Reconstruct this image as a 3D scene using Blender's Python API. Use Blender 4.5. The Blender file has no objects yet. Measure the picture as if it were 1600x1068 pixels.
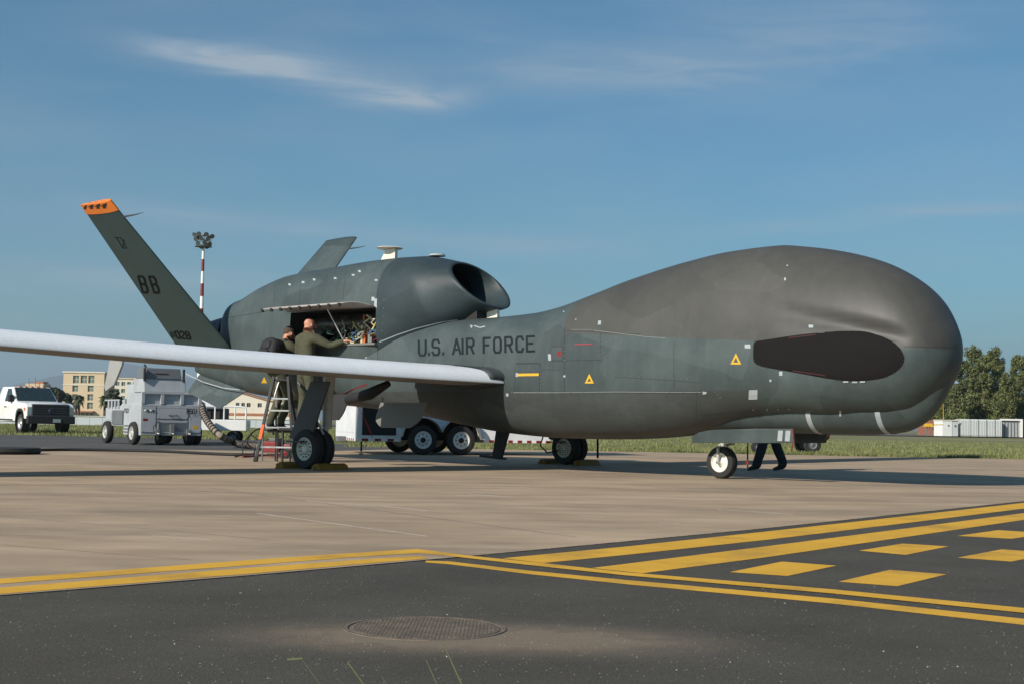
import bpy, bmesh, math, random
import numpy as np
from mathutils import Vector, Matrix
from mathutils.bvhtree import BVHTree
random.seed(7); rng = np.random.default_rng(7)
R = math.radians
S = bpy.context.scene
COL = S.collection

# ------------------------------------------------------------------ camera
CH, CF, PIT, ROL = 0.70, 2206.76, 0.05716, 0.017105
camd = bpy.data.cameras.new('camera'); cam = bpy.data.objects.new('camera', camd); COL.objects.link(cam)
camd.sensor_width = 36; camd.lens = CF*36/1600; camd.clip_start = 0.05; camd.clip_end = 30000
cam.matrix_world = (Matrix.Translation((0, 0, CH)) @ Matrix.Rotation(math.pi/2+PIT, 4, 'X') @ Matrix.Rotation(ROL, 4, 'Z'))
S.camera = cam
S.view_settings.view_transform = 'Standard'; S.view_settings.look = 'None'
S.view_settings.gamma = 1; S.view_settings.use_curve_mapping = False
S.view_settings.exposure = 0.30

# ------------------------------------------------------------------ light
SUN_EL = R(29); SUN_AZ = R(223)        # direction the light comes FROM, clockwise from +Y (camera looks +Y)
SUN_STR = 4.6; SKY_STR = 0.066
sd = bpy.data.lights.new('sun', 'SUN'); sun = bpy.data.objects.new('sun', sd); COL.objects.link(sun)
sd.energy = SUN_STR; sd.angle = R(0.53); sd.color = (1.0, 0.91, 0.80)
sdir = Vector((math.sin(SUN_AZ)*math.cos(SUN_EL), math.cos(SUN_AZ)*math.cos(SUN_EL), math.sin(SUN_EL)))
sun.rotation_euler = sdir.to_track_quat('Z', 'Y').to_euler(); sun.location = sdir*50

W = bpy.data.worlds.new('World'); S.world = W; W.use_nodes = True
nt = W.node_tree; nt.nodes.clear()
def wn(t, **k):
    n = nt.nodes.new(t)
    for a, b in k.items(): setattr(n, a, b)
    return n
def wm(op, a, b=None, c=None):
    n = wn('ShaderNodeMath', operation=op)
    for i, v in enumerate((a, b, c)):
        if v is None: continue
        if isinstance(v, (int, float)): n.inputs[i].default_value = v
        else: nt.links.new(v, n.inputs[i])
    return n.outputs[0]
wo = wn('ShaderNodeOutputWorld'); bg = wn('ShaderNodeBackground'); bg.inputs[1].default_value = SKY_STR
sky = wn('ShaderNodeTexSky', sky_type='NISHITA'); sky.sun_disc = False
sky.sun_elevation = SUN_EL; sky.sun_rotation = SUN_AZ; sky.altitude = 0
sky.air_density = 1.0; sky.dust_density = 0.9; sky.ozone_density = 2.0
tc = wn('ShaderNodeTexCoord'); sp = wn('ShaderNodeSeparateXYZ'); nt.links.new(tc.outputs['Generated'], sp.inputs[0])
az = wm('ARCTAN2', sp.outputs[0], sp.outputs[1]); el = wm('ARCSINE', sp.outputs[2])
# thin cirrus streaks: (azimuth, elevation, half width, half height, tilt, amount) in radians
def skyp(px, py):
    hz = 660.0 + (px-800)*0.0171
    return math.atan((px-800)/CF), (hz-py)/CF
cb = wn('ShaderNodeCombineXYZ')
nt.links.new(wm('MULTIPLY', az, 5.0), cb.inputs[0]); nt.links.new(wm('MULTIPLY', wm('ADD', el, wm('MULTIPLY', az, 0.05)), 34.0), cb.inputs[1])
n1 = wn('ShaderNodeTexNoise'); n1.inputs['Scale'].default_value = 2.2; n1.inputs['Detail'].default_value = 9; n1.inputs['Roughness'].default_value = 0.6
n1.inputs['Distortion'].default_value = 0.7
nt.links.new(cb.outputs[0], n1.inputs['Vector'])
cb2 = wn('ShaderNodeCombineXYZ')
nt.links.new(wm('MULTIPLY', az, 3.0), cb2.inputs[0]); nt.links.new(wm('MULTIPLY', el, 13.0), cb2.inputs[1])
n2 = wn('ShaderNodeTexNoise'); n2.inputs['Scale'].default_value = 1.5; n2.inputs['Detail'].default_value = 6
nt.links.new(cb2.outputs[0], n2.inputs['Vector'])
streak = wn('ShaderNodeMapRange'); nt.links.new(n1.outputs[0], streak.inputs[0])
streak.inputs[1].default_value = 0.33; streak.inputs[2].default_value = 0.68
veil = wn('ShaderNodeMapRange'); nt.links.new(n2.outputs[0], veil.inputs[0])
veil.inputs[1].default_value = 0.42; veil.inputs[2].default_value = 0.75
tot = wm('MULTIPLY', veil.outputs[0], 0.18)
CL = [(330, 106, 150, 20, -.06, .75), (390, 117, 75, 13, -.02, .75), (630, 158, 95, 17, .0, .9), (520, 132, 150, 30, -.10, .4),
      (950, 118, 220, 36, -.03, .36), (1230, 90, 250, 60, .1, .28), (800, 385, 240, 22, -.02, .34), (150, 448, 280, 24, .02, .42),
      (330, 350, 200, 15, -.06, .34), (1230, 362, 170, 15, .05, .26), (1500, 345, 150, 10, .0, .34), (90, 540, 500, 60, 0, .12), (640, 40, 300, 50, -.1, .1)]
for (cx, cy, hw, hh, ti, am) in CL:
    a0, e0 = skyp(cx, cy)
    da = wm('SUBTRACT', az, a0); de = wm('SUBTRACT', el, e0)
    dr = wm('SUBTRACT', de, wm('MULTIPLY', da, ti))
    q = wm('ADD', wm('POWER', wm('ABSOLUTE', wm('DIVIDE', da, hw/CF)), 2.6), wm('POWER', wm('ABSOLUTE', wm('DIVIDE', dr, hh/CF)), 2.0))
    g = wm('EXPONENT', wm('MULTIPLY', q, -1.0))
    g = wm('MULTIPLY', g, wm('MULTIPLY', wm('ADD', wm('MULTIPLY', streak.outputs[0], .95), .28), am))
    tot = wm('ADD', tot, g)
tot = wm('MINIMUM', tot, 0.85)
cm = wn('ShaderNodeMix', data_type='RGBA'); nt.links.new(tot, cm.inputs['Factor'])
tint = wn('ShaderNodeMix', data_type='RGBA', blend_type='MULTIPLY'); tint.inputs['Factor'].default_value = 1
tint.inputs[7].default_value = (0.52, 0.94, 1.09, 1)
nt.links.new(sky.outputs[0], tint.inputs[6])
nt.links.new(tint.outputs[2], cm.inputs[6]); cm.inputs[7].default_value = (4.9, 5.9, 6.9, 1)
nt.links.new(cm.outputs[2], bg.inputs[0]); nt.links.new(bg.outputs[0], wo.inputs[0])

# ------------------------------------------------------------------ reference rays (design aid: pixel of the 1600 px photo -> world point at a known distance)
def ray(px, py):
    x, y = px-800, py-534; c, s = math.cos(ROL), math.sin(ROL)
    u = c*x+s*y; v = -s*x+c*y
    d = Vector((u, CF, -v)); return Vector((d.x, d.y*math.cos(PIT)-d.z*math.sin(PIT), d.y*math.sin(PIT)+d.z*math.cos(PIT)))
def G(px, py, z=0.0):
    d = ray(px, py); return d*((z-CH)/d.z)+Vector((0, 0, CH))
def D(px, py, Y):
    d = ray(px, py); return d*(Y/d.y)+Vector((0, 0, CH))

# ------------------------------------------------------------------ materials
MATS = {}
def mat(name, col, rough=0.6, metal=0.0, var=0.12, scale=3.0, bump=0.0, bscale=None, spec=0.5, col2=None, stretch=(1, 1, 1), coat=0.0, rvar=0.1, detail=6, fine=0.0):
    if name in MATS: return MATS[name]
    m = bpy.data.materials.new(name); m.use_nodes = True; t = m.node_tree; b = t.nodes['Principled BSDF']
    b.inputs['Roughness'].default_value = rough; b.inputs['Metallic'].default_value = metal
    b.inputs['Specular IOR Level'].default_value = spec; b.inputs['Coat Weight'].default_value = coat
    co = t.nodes.new('ShaderNodeTexCoord'); mp = t.nodes.new('ShaderNodeMapping'); mp.inputs['Scale'].default_value = stretch
    t.links.new(co.outputs['Object'], mp.inputs[0])
    n = t.nodes.new('ShaderNodeTexNoise'); n.inputs['Scale'].default_value = scale; n.inputs['Detail'].default_value = detail; n.inputs['Roughness'].default_value = 0.62
    t.links.new(mp.outputs[0], n.inputs['Vector'])
    r = t.nodes.new('ShaderNodeMapRange'); t.links.new(n.outputs[0], r.inputs[0]); r.inputs[1].default_value = 0.3; r.inputs[2].default_value = 0.7
    mx = t.nodes.new('ShaderNodeMix'); mx.data_type = 'RGBA'; t.links.new(r.outputs[0], mx.inputs['Factor'])
    c1 = [max(0, c*(1-var)) for c in col]; c2 = list(col2) if col2 else [c*(1+var) for c in col]
    mx.inputs[6].default_value = (*c1, 1); mx.inputs[7].default_value = (*c2, 1)
    out = mx.outputs[2]
    if fine:
        n3 = t.nodes.new('ShaderNodeTexNoise'); n3.inputs['Scale'].default_value = scale*14; n3.inputs['Detail'].default_value = 3
        t.links.new(mp.outputs[0], n3.inputs['Vector'])
        r3 = t.nodes.new('ShaderNodeMapRange'); t.links.new(n3.outputs[0], r3.inputs[0]); r3.inputs[1].default_value = .3; r3.inputs[2].default_value = .7
        r3.inputs[3].default_value = 1-fine; r3.inputs[4].default_value = 1+fine
        m3 = t.nodes.new('ShaderNodeMix'); m3.data_type = 'RGBA'; m3.blend_type = 'MULTIPLY'; m3.inputs['Factor'].default_value = 1
        t.links.new(out, m3.inputs[6]); t.links.new(r3.outputs[0], m3.inputs[7]); out = m3.outputs[2]
    t.links.new(out, b.inputs['Base Color'])
    if rvar:
        rr = t.nodes.new('ShaderNodeMapRange'); t.links.new(n.outputs[0], rr.inputs[0]); rr.inputs[1].default_value = .3; rr.inputs[2].default_value = .7
        rr.inputs[3].default_value = max(0, rough-rvar); rr.inputs[4].default_value = min(1, rough+rvar); t.links.new(rr.outputs[0], b.inputs['Roughness'])
    if bump:
        n2 = t.nodes.new('ShaderNodeTexNoise'); n2.inputs['Scale'].default_value = bscale or scale*6; n2.inputs['Detail'].default_value = 4
        t.links.new(mp.outputs[0], n2.inputs['Vector'])
        bp = t.nodes.new('ShaderNodeBump'); bp.inputs['Strength'].default_value = bump; bp.inputs['Distance'].default_value = 0.02
        t.links.new(n2.outputs[0], bp.inputs['Height']); t.links.new(bp.outputs[0], b.inputs['Normal'])
    MATS[name] = m; return m
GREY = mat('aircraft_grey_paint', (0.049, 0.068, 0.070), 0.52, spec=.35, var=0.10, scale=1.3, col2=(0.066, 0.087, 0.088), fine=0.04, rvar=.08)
RADOME = mat('radome_grey_paint', (0.063, 0.063, 0.058), 0.52, spec=.35, var=0.12, scale=0.9, fine=0.03, rvar=.06)
BELLY = mat('belly_grey_paint', (0.050, 0.058, 0.057), 0.52, spec=.35, var=0.12, scale=1.1, stretch=(.5, 1, 1.6), fine=.05)
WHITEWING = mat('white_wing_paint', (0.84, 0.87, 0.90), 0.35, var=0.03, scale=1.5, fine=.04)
TAILP = mat('tail_dark_grey_paint', (0.038, 0.062, 0.063), 0.6, spec=.3, var=0.08, scale=2)
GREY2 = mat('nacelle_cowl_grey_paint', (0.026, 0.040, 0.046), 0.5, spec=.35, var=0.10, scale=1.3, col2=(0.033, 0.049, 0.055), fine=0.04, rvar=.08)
DARKP = mat('dark_grey_fairing_paint', (0.045, 0.055, 0.058), 0.5, var=.1, scale=2)
BLACK = mat('black_matt', (0.012, 0.012, 0.013), 0.7, var=.2)
LETTER = mat('black_lettering', (0.008, 0.010, 0.011), 0.85, spec=.1, var=.2)
SENSOR = mat('dark_brown_cover_fabric', (0.011, 0.010, 0.010), 0.9, spec=.15, var=.18, scale=6)
INK = mat('marking_dark_grey', (0.014, 0.020, 0.023), 0.85, spec=.1, var=.2, scale=12)
INKP = mat('panel_line_dark', (0.022, 0.028, 0.030), 0.7, var=.2, scale=10)
YEL = mat('marking_yellow', (0.62, 0.36, 0.02), 0.6, var=.12, scale=15)
TAPE = mat('white_tape', (0.33, 0.37, 0.39), 0.6, var=.1, scale=12)
ORANGE = mat('orange_paint', (0.70, 0.19, 0.03), 0.5, var=.06)
RUBBER = mat('tyre_rubber', (0.020, 0.020, 0.020), 0.85, var=.3, scale=10, bump=.2)
RIMS = mat('main_wheel_pale_paint', (0.62, 0.62, 0.58), .45, var=.15, scale=12)
RIMW = mat('wheel_white_paint', (0.72, 0.70, 0.62), 0.45, var=.1, scale=9)
STEEL = mat('bare_steel', (0.42, 0.42, 0.40), 0.35, metal=.8, var=.12, scale=14)
GEARW = mat('gear_pale_paint', (0.42, 0.43, 0.40), 0.5, var=.15, scale=9)
ALU = mat('aluminium', (0.55, 0.56, 0.56), 0.4, metal=.7, var=.1, scale=9)
WHITE = mat('white_vehicle_paint', (0.76, 0.77, 0.76), 0.3, var=.05, scale=2, coat=.3, fine=.03)
TRAILW = mat('trailer_white_sheet', (0.68, 0.71, 0.74), 0.4, var=.08, scale=3, fine=.03)
CARTG = mat('cart_grey_paint', (0.37, 0.39, 0.41), 0.5, var=.10, scale=3, fine=.05)
CARTD = mat('cart_recess_grey', (0.13, 0.14, 0.15), 0.6, var=.1, scale=4)
RED = mat('red_paint', (0.19, 0.010, 0.010), 0.5, var=.15, scale=6)
REDF = mat('red_streamer', (0.15, 0.006, 0.010), 0.8, var=.15, scale=12)
CHOCK = mat('yellow_chock_rubber', (0.24, 0.125, 0.012), 0.7, var=.3, scale=9, fine=.1)
OLIVE = mat('olive_flight_suit', (0.060, 0.062, 0.036), 0.9, var=.22, scale=9, bump=.5, bscale=16)
NAVY = mat('dark_navy_trousers', (0.018, 0.024, 0.033), 0.9, var=.2, scale=9, bump=.5, bscale=18)
SKIN = mat('skin', (0.50, 0.24, 0.16), 0.55, var=.08, scale=9)
HAIR = mat('short_brown_hair', (0.06, 0.035, 0.025), 0.8, var=.2, scale=60)
PACK = mat('black_backpack_nylon', (0.014, 0.014, 0.017), 0.8, var=.25, scale=14, bump=.5, bscale=20)
BOOT = mat('black_boot_leather', (0.015, 0.014, 0.013), 0.6, var=.2)
GLASS = mat('dark_window_glass', (0.02, 0.035, 0.04), 0.08, var=.1, spec=.8, rvar=0)
GLASSG = mat('far_window_glass', (0.10, 0.16, 0.15), 0.15, var=.2, spec=.8, rvar=0)
LENS = mat('headlight_glass', (0.5, 0.52, 0.54), 0.12, metal=.6, var=.2, scale=20)
AMBER = mat('amber_lens', (0.6, 0.16, 0.02), 0.3, var=.1)
HOSE = mat('hose_beige_fabric', (0.26, 0.21, 0.16), 0.8, var=.15, scale=20)
CREAM = mat('cream_render_wall', (0.56, 0.44, 0.29), 0.85, var=.06, scale=.5)
PALEW = mat('pale_render_wall', (0.60, 0.56, 0.46), 0.85, var=.06, scale=.5)
ROOFO = mat('orange_tile_roof', (0.34, 0.14, 0.07), 0.85, var=.2, scale=1.5)
BRICK = mat('red_brick_wall', (0.30, 0.12, 0.075), 0.9, var=.2, scale=2)
BARR = mat('pale_concrete_barrier', (0.40, 0.44, 0.46), 0.8, var=.08, scale=.4)
CONTW = mat('white_container_sheet', (0.56, 0.58, 0.58), 0.5, var=.06, scale=.7)
BARK = mat('bark', (0.09, 0.065, 0.045), 0.9, var=.2, scale=5, bump=.4)
def leafmat(name, a, b, tr=.25):
    m = mat(name, a, .65, var=.3, scale=1.2, col2=b, detail=3, rvar=0)
    return m
LEAFP = leafmat('pine_foliage', (0.055, 0.072, 0.018), (0.15, 0.165, 0.045))
LEAFD = leafmat('dark_foliage', (0.022, 0.032, 0.014), (0.06, 0.072, 0.026))
LEAFPALM = leafmat('palm_foliage', (0.04, 0.05, 0.018), (0.09, 0.10, 0.035))
GRASSB = leafmat('grass_blades', (0.08, 0.12, 0.028), (0.25, 0.25, 0.09))
HILL = mat('hill_scrub', (0.07, 0.075, 0.055), .95, var=.2, scale=.002, rvar=0)

# ------------------------------------------------------------------ mesh helpers
class MB:
    def __init__(s): s.v = []; s.f = []; s.m = []; s.mats = []
    def mi(s, m):
        if m not in s.mats: s.mats.append(m)
        return s.mats.index(m)
    def add(s, vs, fs, m=None):
        o = len(s.v); s.v += [tuple(v) for v in vs]; s.f += [tuple(o+i for i in f) for f in fs]; s.m += [s.mi(m) if m else 0]*len(fs)
    def box(s, x0, x1, y0, y1, z0, z1, m=None, T=None, top=(0, 0, 0, 0)):
        ax, bx, ay, by = top   # top inset at x0,x1,y0,y1
        vs = [(x0, y0, z0), (x1, y0, z0), (x1, y1, z0), (x0, y1, z0), (x0+ax, y0+ay, z1), (x1-bx, y0+ay, z1), (x1-bx, y1-by, z1), (x0+ax, y1-by, z1)]
        if T: vs = [T @ Vector(v) for v in vs]
        s.add(vs, [(0, 3, 2, 1), (4, 5, 6, 7), (0, 1, 5, 4), (1, 2, 6, 5), (2, 3, 7, 6), (3, 0, 4, 7)], m)
    def ring(s, c, u, v, r, n): return [c+u*(r*math.cos(2*math.pi*i/n))+v*(r*math.sin(2*math.pi*i/n)) for i in range(n)]
    def tube(s, pts, r, m=None, n=8, cap=True):
        pts = [Vector(p) for p in pts]; k = len(pts); rs = r if isinstance(r, (list, tuple)) else [r]*k
        vs = []; up = None
        for i, p in enumerate(pts):
            d = (pts[min(i+1, k-1)]-pts[max(i-1, 0)]).normalized()
            if up is None:
                up = Vector((0, 0, 1)) if abs(d.z) < .9 else Vector((1, 0, 0))
            u = (up-d*up.dot(d)).normalized(); w = d.cross(u); up = u
            vs += s.ring(p, u, w, rs[i], n)
        fs = [(i*n+j, i*n+(j+1) % n, (i+1)*n+(j+1) % n, (i+1)*n+j) for i in range(k-1) for j in range(n)]
        if cap: fs += [tuple(range(n))[::-1], tuple((k-1)*n+j for j in range(n))]
        s.add(vs, fs, m)
    def lathe(s, prof, c, axis, m=None, n=24, mlist=None):
        # prof: list of (axial, radius)
        c = Vector(c); d = Vector(axis).normalized(); u = d.orthogonal().normalized(); w = d.cross(u); o = len(s.v)
        for (a, r) in prof: s.v += [tuple(p) for p in s.ring(c+d*a, u, w, max(r, 1e-4), n)]
        for i in range(len(prof)-1):
            for j in range(n):
                s.f.append((o+i*n+j, o+i*n+(j+1) % n, o+(i+1)*n+(j+1) % n, o+(i+1)*n+j)); s.m.append(s.mi(mlist[i] if mlist else m) if (m or mlist) else 0)
    def prism(s, poly, ext, m=None):
        # poly: 3D planar points ; ext: extrusion vector
        n = len(poly); a = [Vector(p) for p in poly]; e = Vector(ext); b = [p+e for p in a]
        s.add(a+b, [tuple(range(n))[::-1], tuple(range(n, 2*n))]+[(i, (i+1) % n, n+(i+1) % n, n+i) for i in range(n)], m)
    def build(s, name, m=None, parent=None, smooth=False, bevel=0, T=None, fix=True):
        me = bpy.data.meshes.new(name); vs = [T @ Vector(v) for v in s.v] if T else s.v
        me.from_pydata([tuple(v) for v in vs], [], s.f); me.update()
        ms = s.mats if s.mats else [m]
        for q in ms: me.materials.append(q)
        if s.mats: me.polygons.foreach_set('material_index', s.m)
        if fix or bevel:
            bm = bmesh.new(); bm.from_mesh(me)
            if bevel:
                es = [e for e in bm.edges if len(e.link_faces) == 2 and e.calc_face_angle(0) > .6]
                try: bmesh.ops.bevel(bm, geom=es, offset=bevel, segments=2, affect='EDGES', profile=.6, clamp_overlap=True)
                except Exception: pass
            bmesh.ops.recalc_face_normals(bm, faces=bm.faces); bm.to_mesh(me); bm.free()
        if smooth:
            me.polygons.foreach_set('use_smooth', [True]*len(me.polygons))
            if smooth != 'all':
                me.set_sharp_from_angle(angle=R(38))
        o = bpy.data.objects.new(name, me); COL.objects.link(o)
        if parent: o.parent = parent
        return o
def tag(o, label=None, cat=None, group=None, kind=None):
    for k, v in (('label', label), ('category', cat), ('group', group), ('kind', kind)):
        if v: o[k] = v
    return o
def empty(name, loc, rz=0, **k):
    o = bpy.data.objects.new(name, None); COL.objects.link(o); o.location = loc; o.rotation_euler = (0, 0, rz); o.empty_display_size = .3
    return tag(o, **k)
def copy_tree(o, parent=None):
    c = o.copy(); COL.objects.link(c)
    if parent is not None: c.parent = parent
    for ch in [x for x in bpy.data.objects if x.parent == o]: copy_tree(ch, c)
    return c
def poly_obj(name, pts, m, z, kind=None, parent=None, lab=None):
    me = bpy.data.meshes.new(name); me.from_pydata([(p[0], p[1], z) for p in pts], [], [tuple(range(len(pts)))]); me.materials.append(m)
    bm = bmesh.new(); bm.from_mesh(me); bmesh.ops.recalc_face_normals(bm, faces=bm.faces)
    for f in bm.faces:
        if f.normal.z < 0: f.normal_flip()
    bm.to_mesh(me); bm.free()
    o = bpy.data.objects.new(name, me); COL.objects.link(o)
    if parent: o.parent = parent
    if kind: o['kind'] = kind
    return o

# ------------------------------------------------------------------ ground materials
def patina(m, k):
    # repaint patches and rain streaks in the coat of paint
    t = m.node_tree; L = t.links.new; b = t.nodes['Principled BSDF']; src = b.inputs['Base Color'].links[0].from_socket
    co = t.nodes.new('ShaderNodeTexCoord'); mp = t.nodes.new('ShaderNodeMapping'); mp.inputs['Scale'].default_value = (.8, .6, 1.6); L(co.outputs['Object'], mp.inputs[0])
    nz = t.nodes.new('ShaderNodeTexNoise'); nz.inputs['Scale'].default_value = 2.0; nz.inputs['Detail'].default_value = 5; L(mp.outputs[0], nz.inputs['Vector'])
    ad = t.nodes.new('ShaderNodeMix'); ad.data_type = 'VECTOR'; ad.inputs['Factor'].default_value = .22; L(mp.outputs[0], ad.inputs[4]); L(nz.outputs['Color'], ad.inputs[5])
    vo = t.nodes.new('ShaderNodeTexVoronoi'); vo.inputs['Scale'].default_value = 1.5; L(ad.outputs[1], vo.inputs['Vector']); se_ = t.nodes.new('ShaderNodeSeparateColor'); L(vo.outputs['Color'], se_.inputs[0])
    r1 = t.nodes.new('ShaderNodeMapRange'); L(se_.outputs[0], r1.inputs[0]); r1.inputs[3].default_value = 1-k; r1.inputs[4].default_value = 1+k
    m2 = t.nodes.new('ShaderNodeMapping'); m2.inputs['Scale'].default_value = (9, 9, .7); L(co.outputs['Object'], m2.inputs[0])
    n2 = t.nodes.new('ShaderNodeTexNoise'); n2.inputs['Scale'].default_value = 1.0; n2.inputs['Detail'].default_value = 6; L(m2.outputs[0], n2.inputs['Vector'])
    r2 = t.nodes.new('ShaderNodeMapRange'); L(n2.outputs[0], r2.inputs[0]); r2.inputs[1].default_value = .3; r2.inputs[2].default_value = .7; r2.inputs[3].default_value = 1-k*.5; r2.inputs[4].default_value = 1+k*.5
    pr = t.nodes.new('ShaderNodeMath'); pr.operation = 'MULTIPLY'; L(r1.outputs[0], pr.inputs[0]); L(r2.outputs[0], pr.inputs[1])
    mx = t.nodes.new('ShaderNodeMix'); mx.data_type = 'RGBA'; mx.blend_type = 'MULTIPLY'; mx.inputs['Factor'].default_value = 1; L(src, mx.inputs[6]); L(pr.outputs[0], mx.inputs[7]); L(mx.outputs[2], b.inputs['Base Color'])
    # faint waviness of the skin
    bw = t.nodes.new('ShaderNodeTexNoise'); bw.inputs['Scale'].default_value = 1.6; bw.inputs['Detail'].default_value = 2; L(co.outputs['Object'], bw.inputs['Vector'])
    bp = t.nodes.new('ShaderNodeBump'); bp.inputs['Strength'].default_value = .5; bp.inputs['Distance'].default_value = .03; L(bw.outputs[0], bp.inputs['Height']); L(bp.outputs[0], b.inputs['Normal'])
def add_sand(m):
    # wind blown sand stain lying round the manhole cover, in world metres
    t = m.node_tree; L = t.links.new; b = t.nodes['Principled BSDF']; src = b.inputs['Base Color'].links[0].from_socket
    co = t.nodes.new('ShaderNodeTexCoord'); s = t.nodes.new('ShaderNodeSeparateXYZ'); L(co.outputs['Object'], s.inputs[0])
    def mth(op, a, b_=None):
        n = t.nodes.new('ShaderNodeMath'); n.operation = op
        for i, v in enumerate((a, b_)):
            if v is None: continue
            if isinstance(v, (int, float)): n.inputs[i].default_value = v
            else: L(v, n.inputs[i])
        return n.outputs[0]
    nz = t.nodes.new('ShaderNodeTexNoise'); nz.inputs['Scale'].default_value = 9; nz.inputs['Detail'].default_value = 9; nz.inputs['Roughness'].default_value = .7; L(co.outputs['Object'], nz.inputs['Vector'])
    q = mth('ADD', mth('POWER', mth('ABSOLUTE', mth('DIVIDE', mth('ADD', s.outputs[0], .10), .66)), 2.6), mth('POWER', mth('ABSOLUTE', mth('DIVIDE', mth('SUBTRACT', s.outputs[1], 4.66), .27)), 2.0))
    g = mth('EXPONENT', mth('MULTIPLY', q, -1)); g = mth('MULTIPLY', g, mth('ADD', .05, mth('MULTIPLY', nz.outputs[0], 1.7)))
    r = t.nodes.new('ShaderNodeMapRange'); L(g, r.inputs[0]); r.inputs[1].default_value = .03; r.inputs[2].default_value = .62; r.inputs[4].default_value = .95
    mx = t.nodes.new('ShaderNodeMix'); mx.data_type = 'RGBA'; L(r.outputs[0], mx.inputs['Factor']); L(src, mx.inputs[6]); mx.inputs[7].default_value = (.21, .165, .118, 1)
    L(mx.outputs[2], b.inputs['Base Color'])
def ground_mat(name, c1, c2, scale, stretch, rough, speck=0.0, speckcol=(.3, .29, .26), specks=220, bump=.3, bscale=60, dark=None, darks=.3, rot=0, gran=0.0):
    m = bpy.data.materials.new(name); m.use_nodes = True; t = m.node_tree; b = t.nodes['Principled BSDF']
    L = t.links.new
    co = t.nodes.new('ShaderNodeTexCoord'); mp = t.nodes.new('ShaderNodeMapping'); mp.inputs['Scale'].default_value = stretch; mp.inputs['Rotation'].default_value = (0, 0, rot)
    L(co.outputs['Object'], mp.inputs[0])
    def noise(vec, sc, de=8, ro=.6):
        n = t.nodes.new('ShaderNodeTexNoise'); n.inputs['Scale'].default_value = sc; n.inputs['Detail'].default_value = de; n.inputs['Roughness'].default_value = ro; L(vec, n.inputs['Vector']); return n.outputs[0]
    def rng_(v, a, b_, c=0, d=1):
        r = t.nodes.new('ShaderNodeMapRange'); L(v, r.inputs[0]); 
        for i, q in zip((1, 2, 3, 4), (a, b_, c, d)): r.inputs[i].default_value = q
        return r.outputs[0]
    def mix(f, a, b_, mode='MIX'):
        x = t.nodes.new('ShaderNodeMix'); x.data_type = 'RGBA'; x.blend_type = mode
        for s_, v in ((x.inputs['Factor'], f), (x.inputs[6], a), (x.inputs[7], b_)):
            if isinstance(v, tuple): s_.default_value = (*v, 1)
            elif isinstance(v, (int, float)): s_.default_value = v
            else: L(v, s_)
        return x.outputs[2]
    a = rng_(noise(mp.outputs[0], scale), .32, .68)
    col = mix(a, c1, c2)
    big = rng_(noise(mp.outputs[0], scale*.17, 4), .35, .65)
    if dark: col = mix(mathmul(t, rng_(noise(mp.outputs[0], scale*.45, 6, .7), .5, .72), darks), col, dark)
    col = mix(rng_(noise(mp.outputs[0], scale*.17, 4), .35, .65, 0, .16), col, (c1[0]*.6, c1[1]*.6, c1[2]*.6))
    if gran:
        gv = rng_(noise(co.outputs['Object'], 160, 4, .75), .3, .7, 1-gran, 1+gran)
        col = mix(1.0, col, gv, 'MULTIPLY')
    if speck:
        vo = t.nodes.new('ShaderNodeTexVoronoi'); vo.inputs['Scale'].default_value = specks; L(co.outputs['Object'], vo.inputs['Vector'])
        s1 = rng_(vo.outputs['Distance'], .0, .30, 1, 0)
        cr = t.nodes.new('ShaderNodeSeparateColor'); L(vo.outputs['Color'], cr.inputs[0])
        s2 = rng_(cr.outputs[0], 1-speck, 1-speck+.02)
        mm = t.nodes.new('ShaderNodeMath'); mm.operation = 'MULTIPLY'; L(s1, mm.inputs[0]); L(s2, mm.inputs[1])
        col = mix(mm.outputs[0], col, speckcol)
    L(col, b.inputs['Base Color']); b.inputs['Roughness'].default_value = rough; b.inputs['Specular IOR Level'].default_value = .3
    bp = t.nodes.new('ShaderNodeBump'); bp.inputs['Strength'].default_value = bump; bp.inputs['Distance'].default_value = .004
    L(noise(co.outputs['Object'], bscale, 4, .7), bp.inputs['Height']); L(bp.outputs[0], b.inputs['Normal'])
    MATS[name] = m; return m
def mathmul(t, v, k):
    n = t.nodes.new('ShaderNodeMath'); n.operation = 'MULTIPLY'; t.links.new(v, n.inputs[0]); n.inputs[1].default_value = k; return n.outputs[0]
CONC = ground_mat('apron_concrete', (0.31, 0.23, 0.152), (0.50, 0.38, 0.26), 1.5, (.45, 1.1, 1), .85, dark=(.19, .15, .115), darks=.85, gran=.2, rot=R(-8))
TARM = ground_mat('taxiway_asphalt', (0.064, 0.057, 0.045), (0.087, 0.079, 0.064), 1.3, (1, 1, 1), .9, speck=.06, bump=.9, bscale=120, gran=.55, speckcol=(.26, .25, .22), specks=210, dark=(.045, .043, .038), darks=.5)
add_sand(TARM)
for m_, k_ in ((GREY, .17), (GREY2, .12), (RADOME, .10), (BELLY, .15)): patina(m_, k_)
TARM2 = ground_mat('service_road_asphalt', (0.075, 0.072, 0.068), (0.105, 0.10, 0.094), .5, (.5, 1, 1), .9, gran=.2)
FIELD = ground_mat('field_soil_and_grass', (0.13, 0.15, 0.048), (0.28, 0.24, 0.13), .12, (.5, 1, 1), .95, dark=(.08, .11, .03), darks=.8)
RUNW = ground_mat('far_runway_asphalt', (0.12, 0.11, 0.10), (0.15, 0.14, 0.125), .1, (.5, 1, 1), .9)
SANDM = ground_mat('windblown_sand', (0.15, 0.12, 0.088), (0.19, 0.155, 0.115), 3, (1, 1, 1), .95, speck=.2, specks=130, gran=.3, speckcol=(.04, .035, .03))
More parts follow.
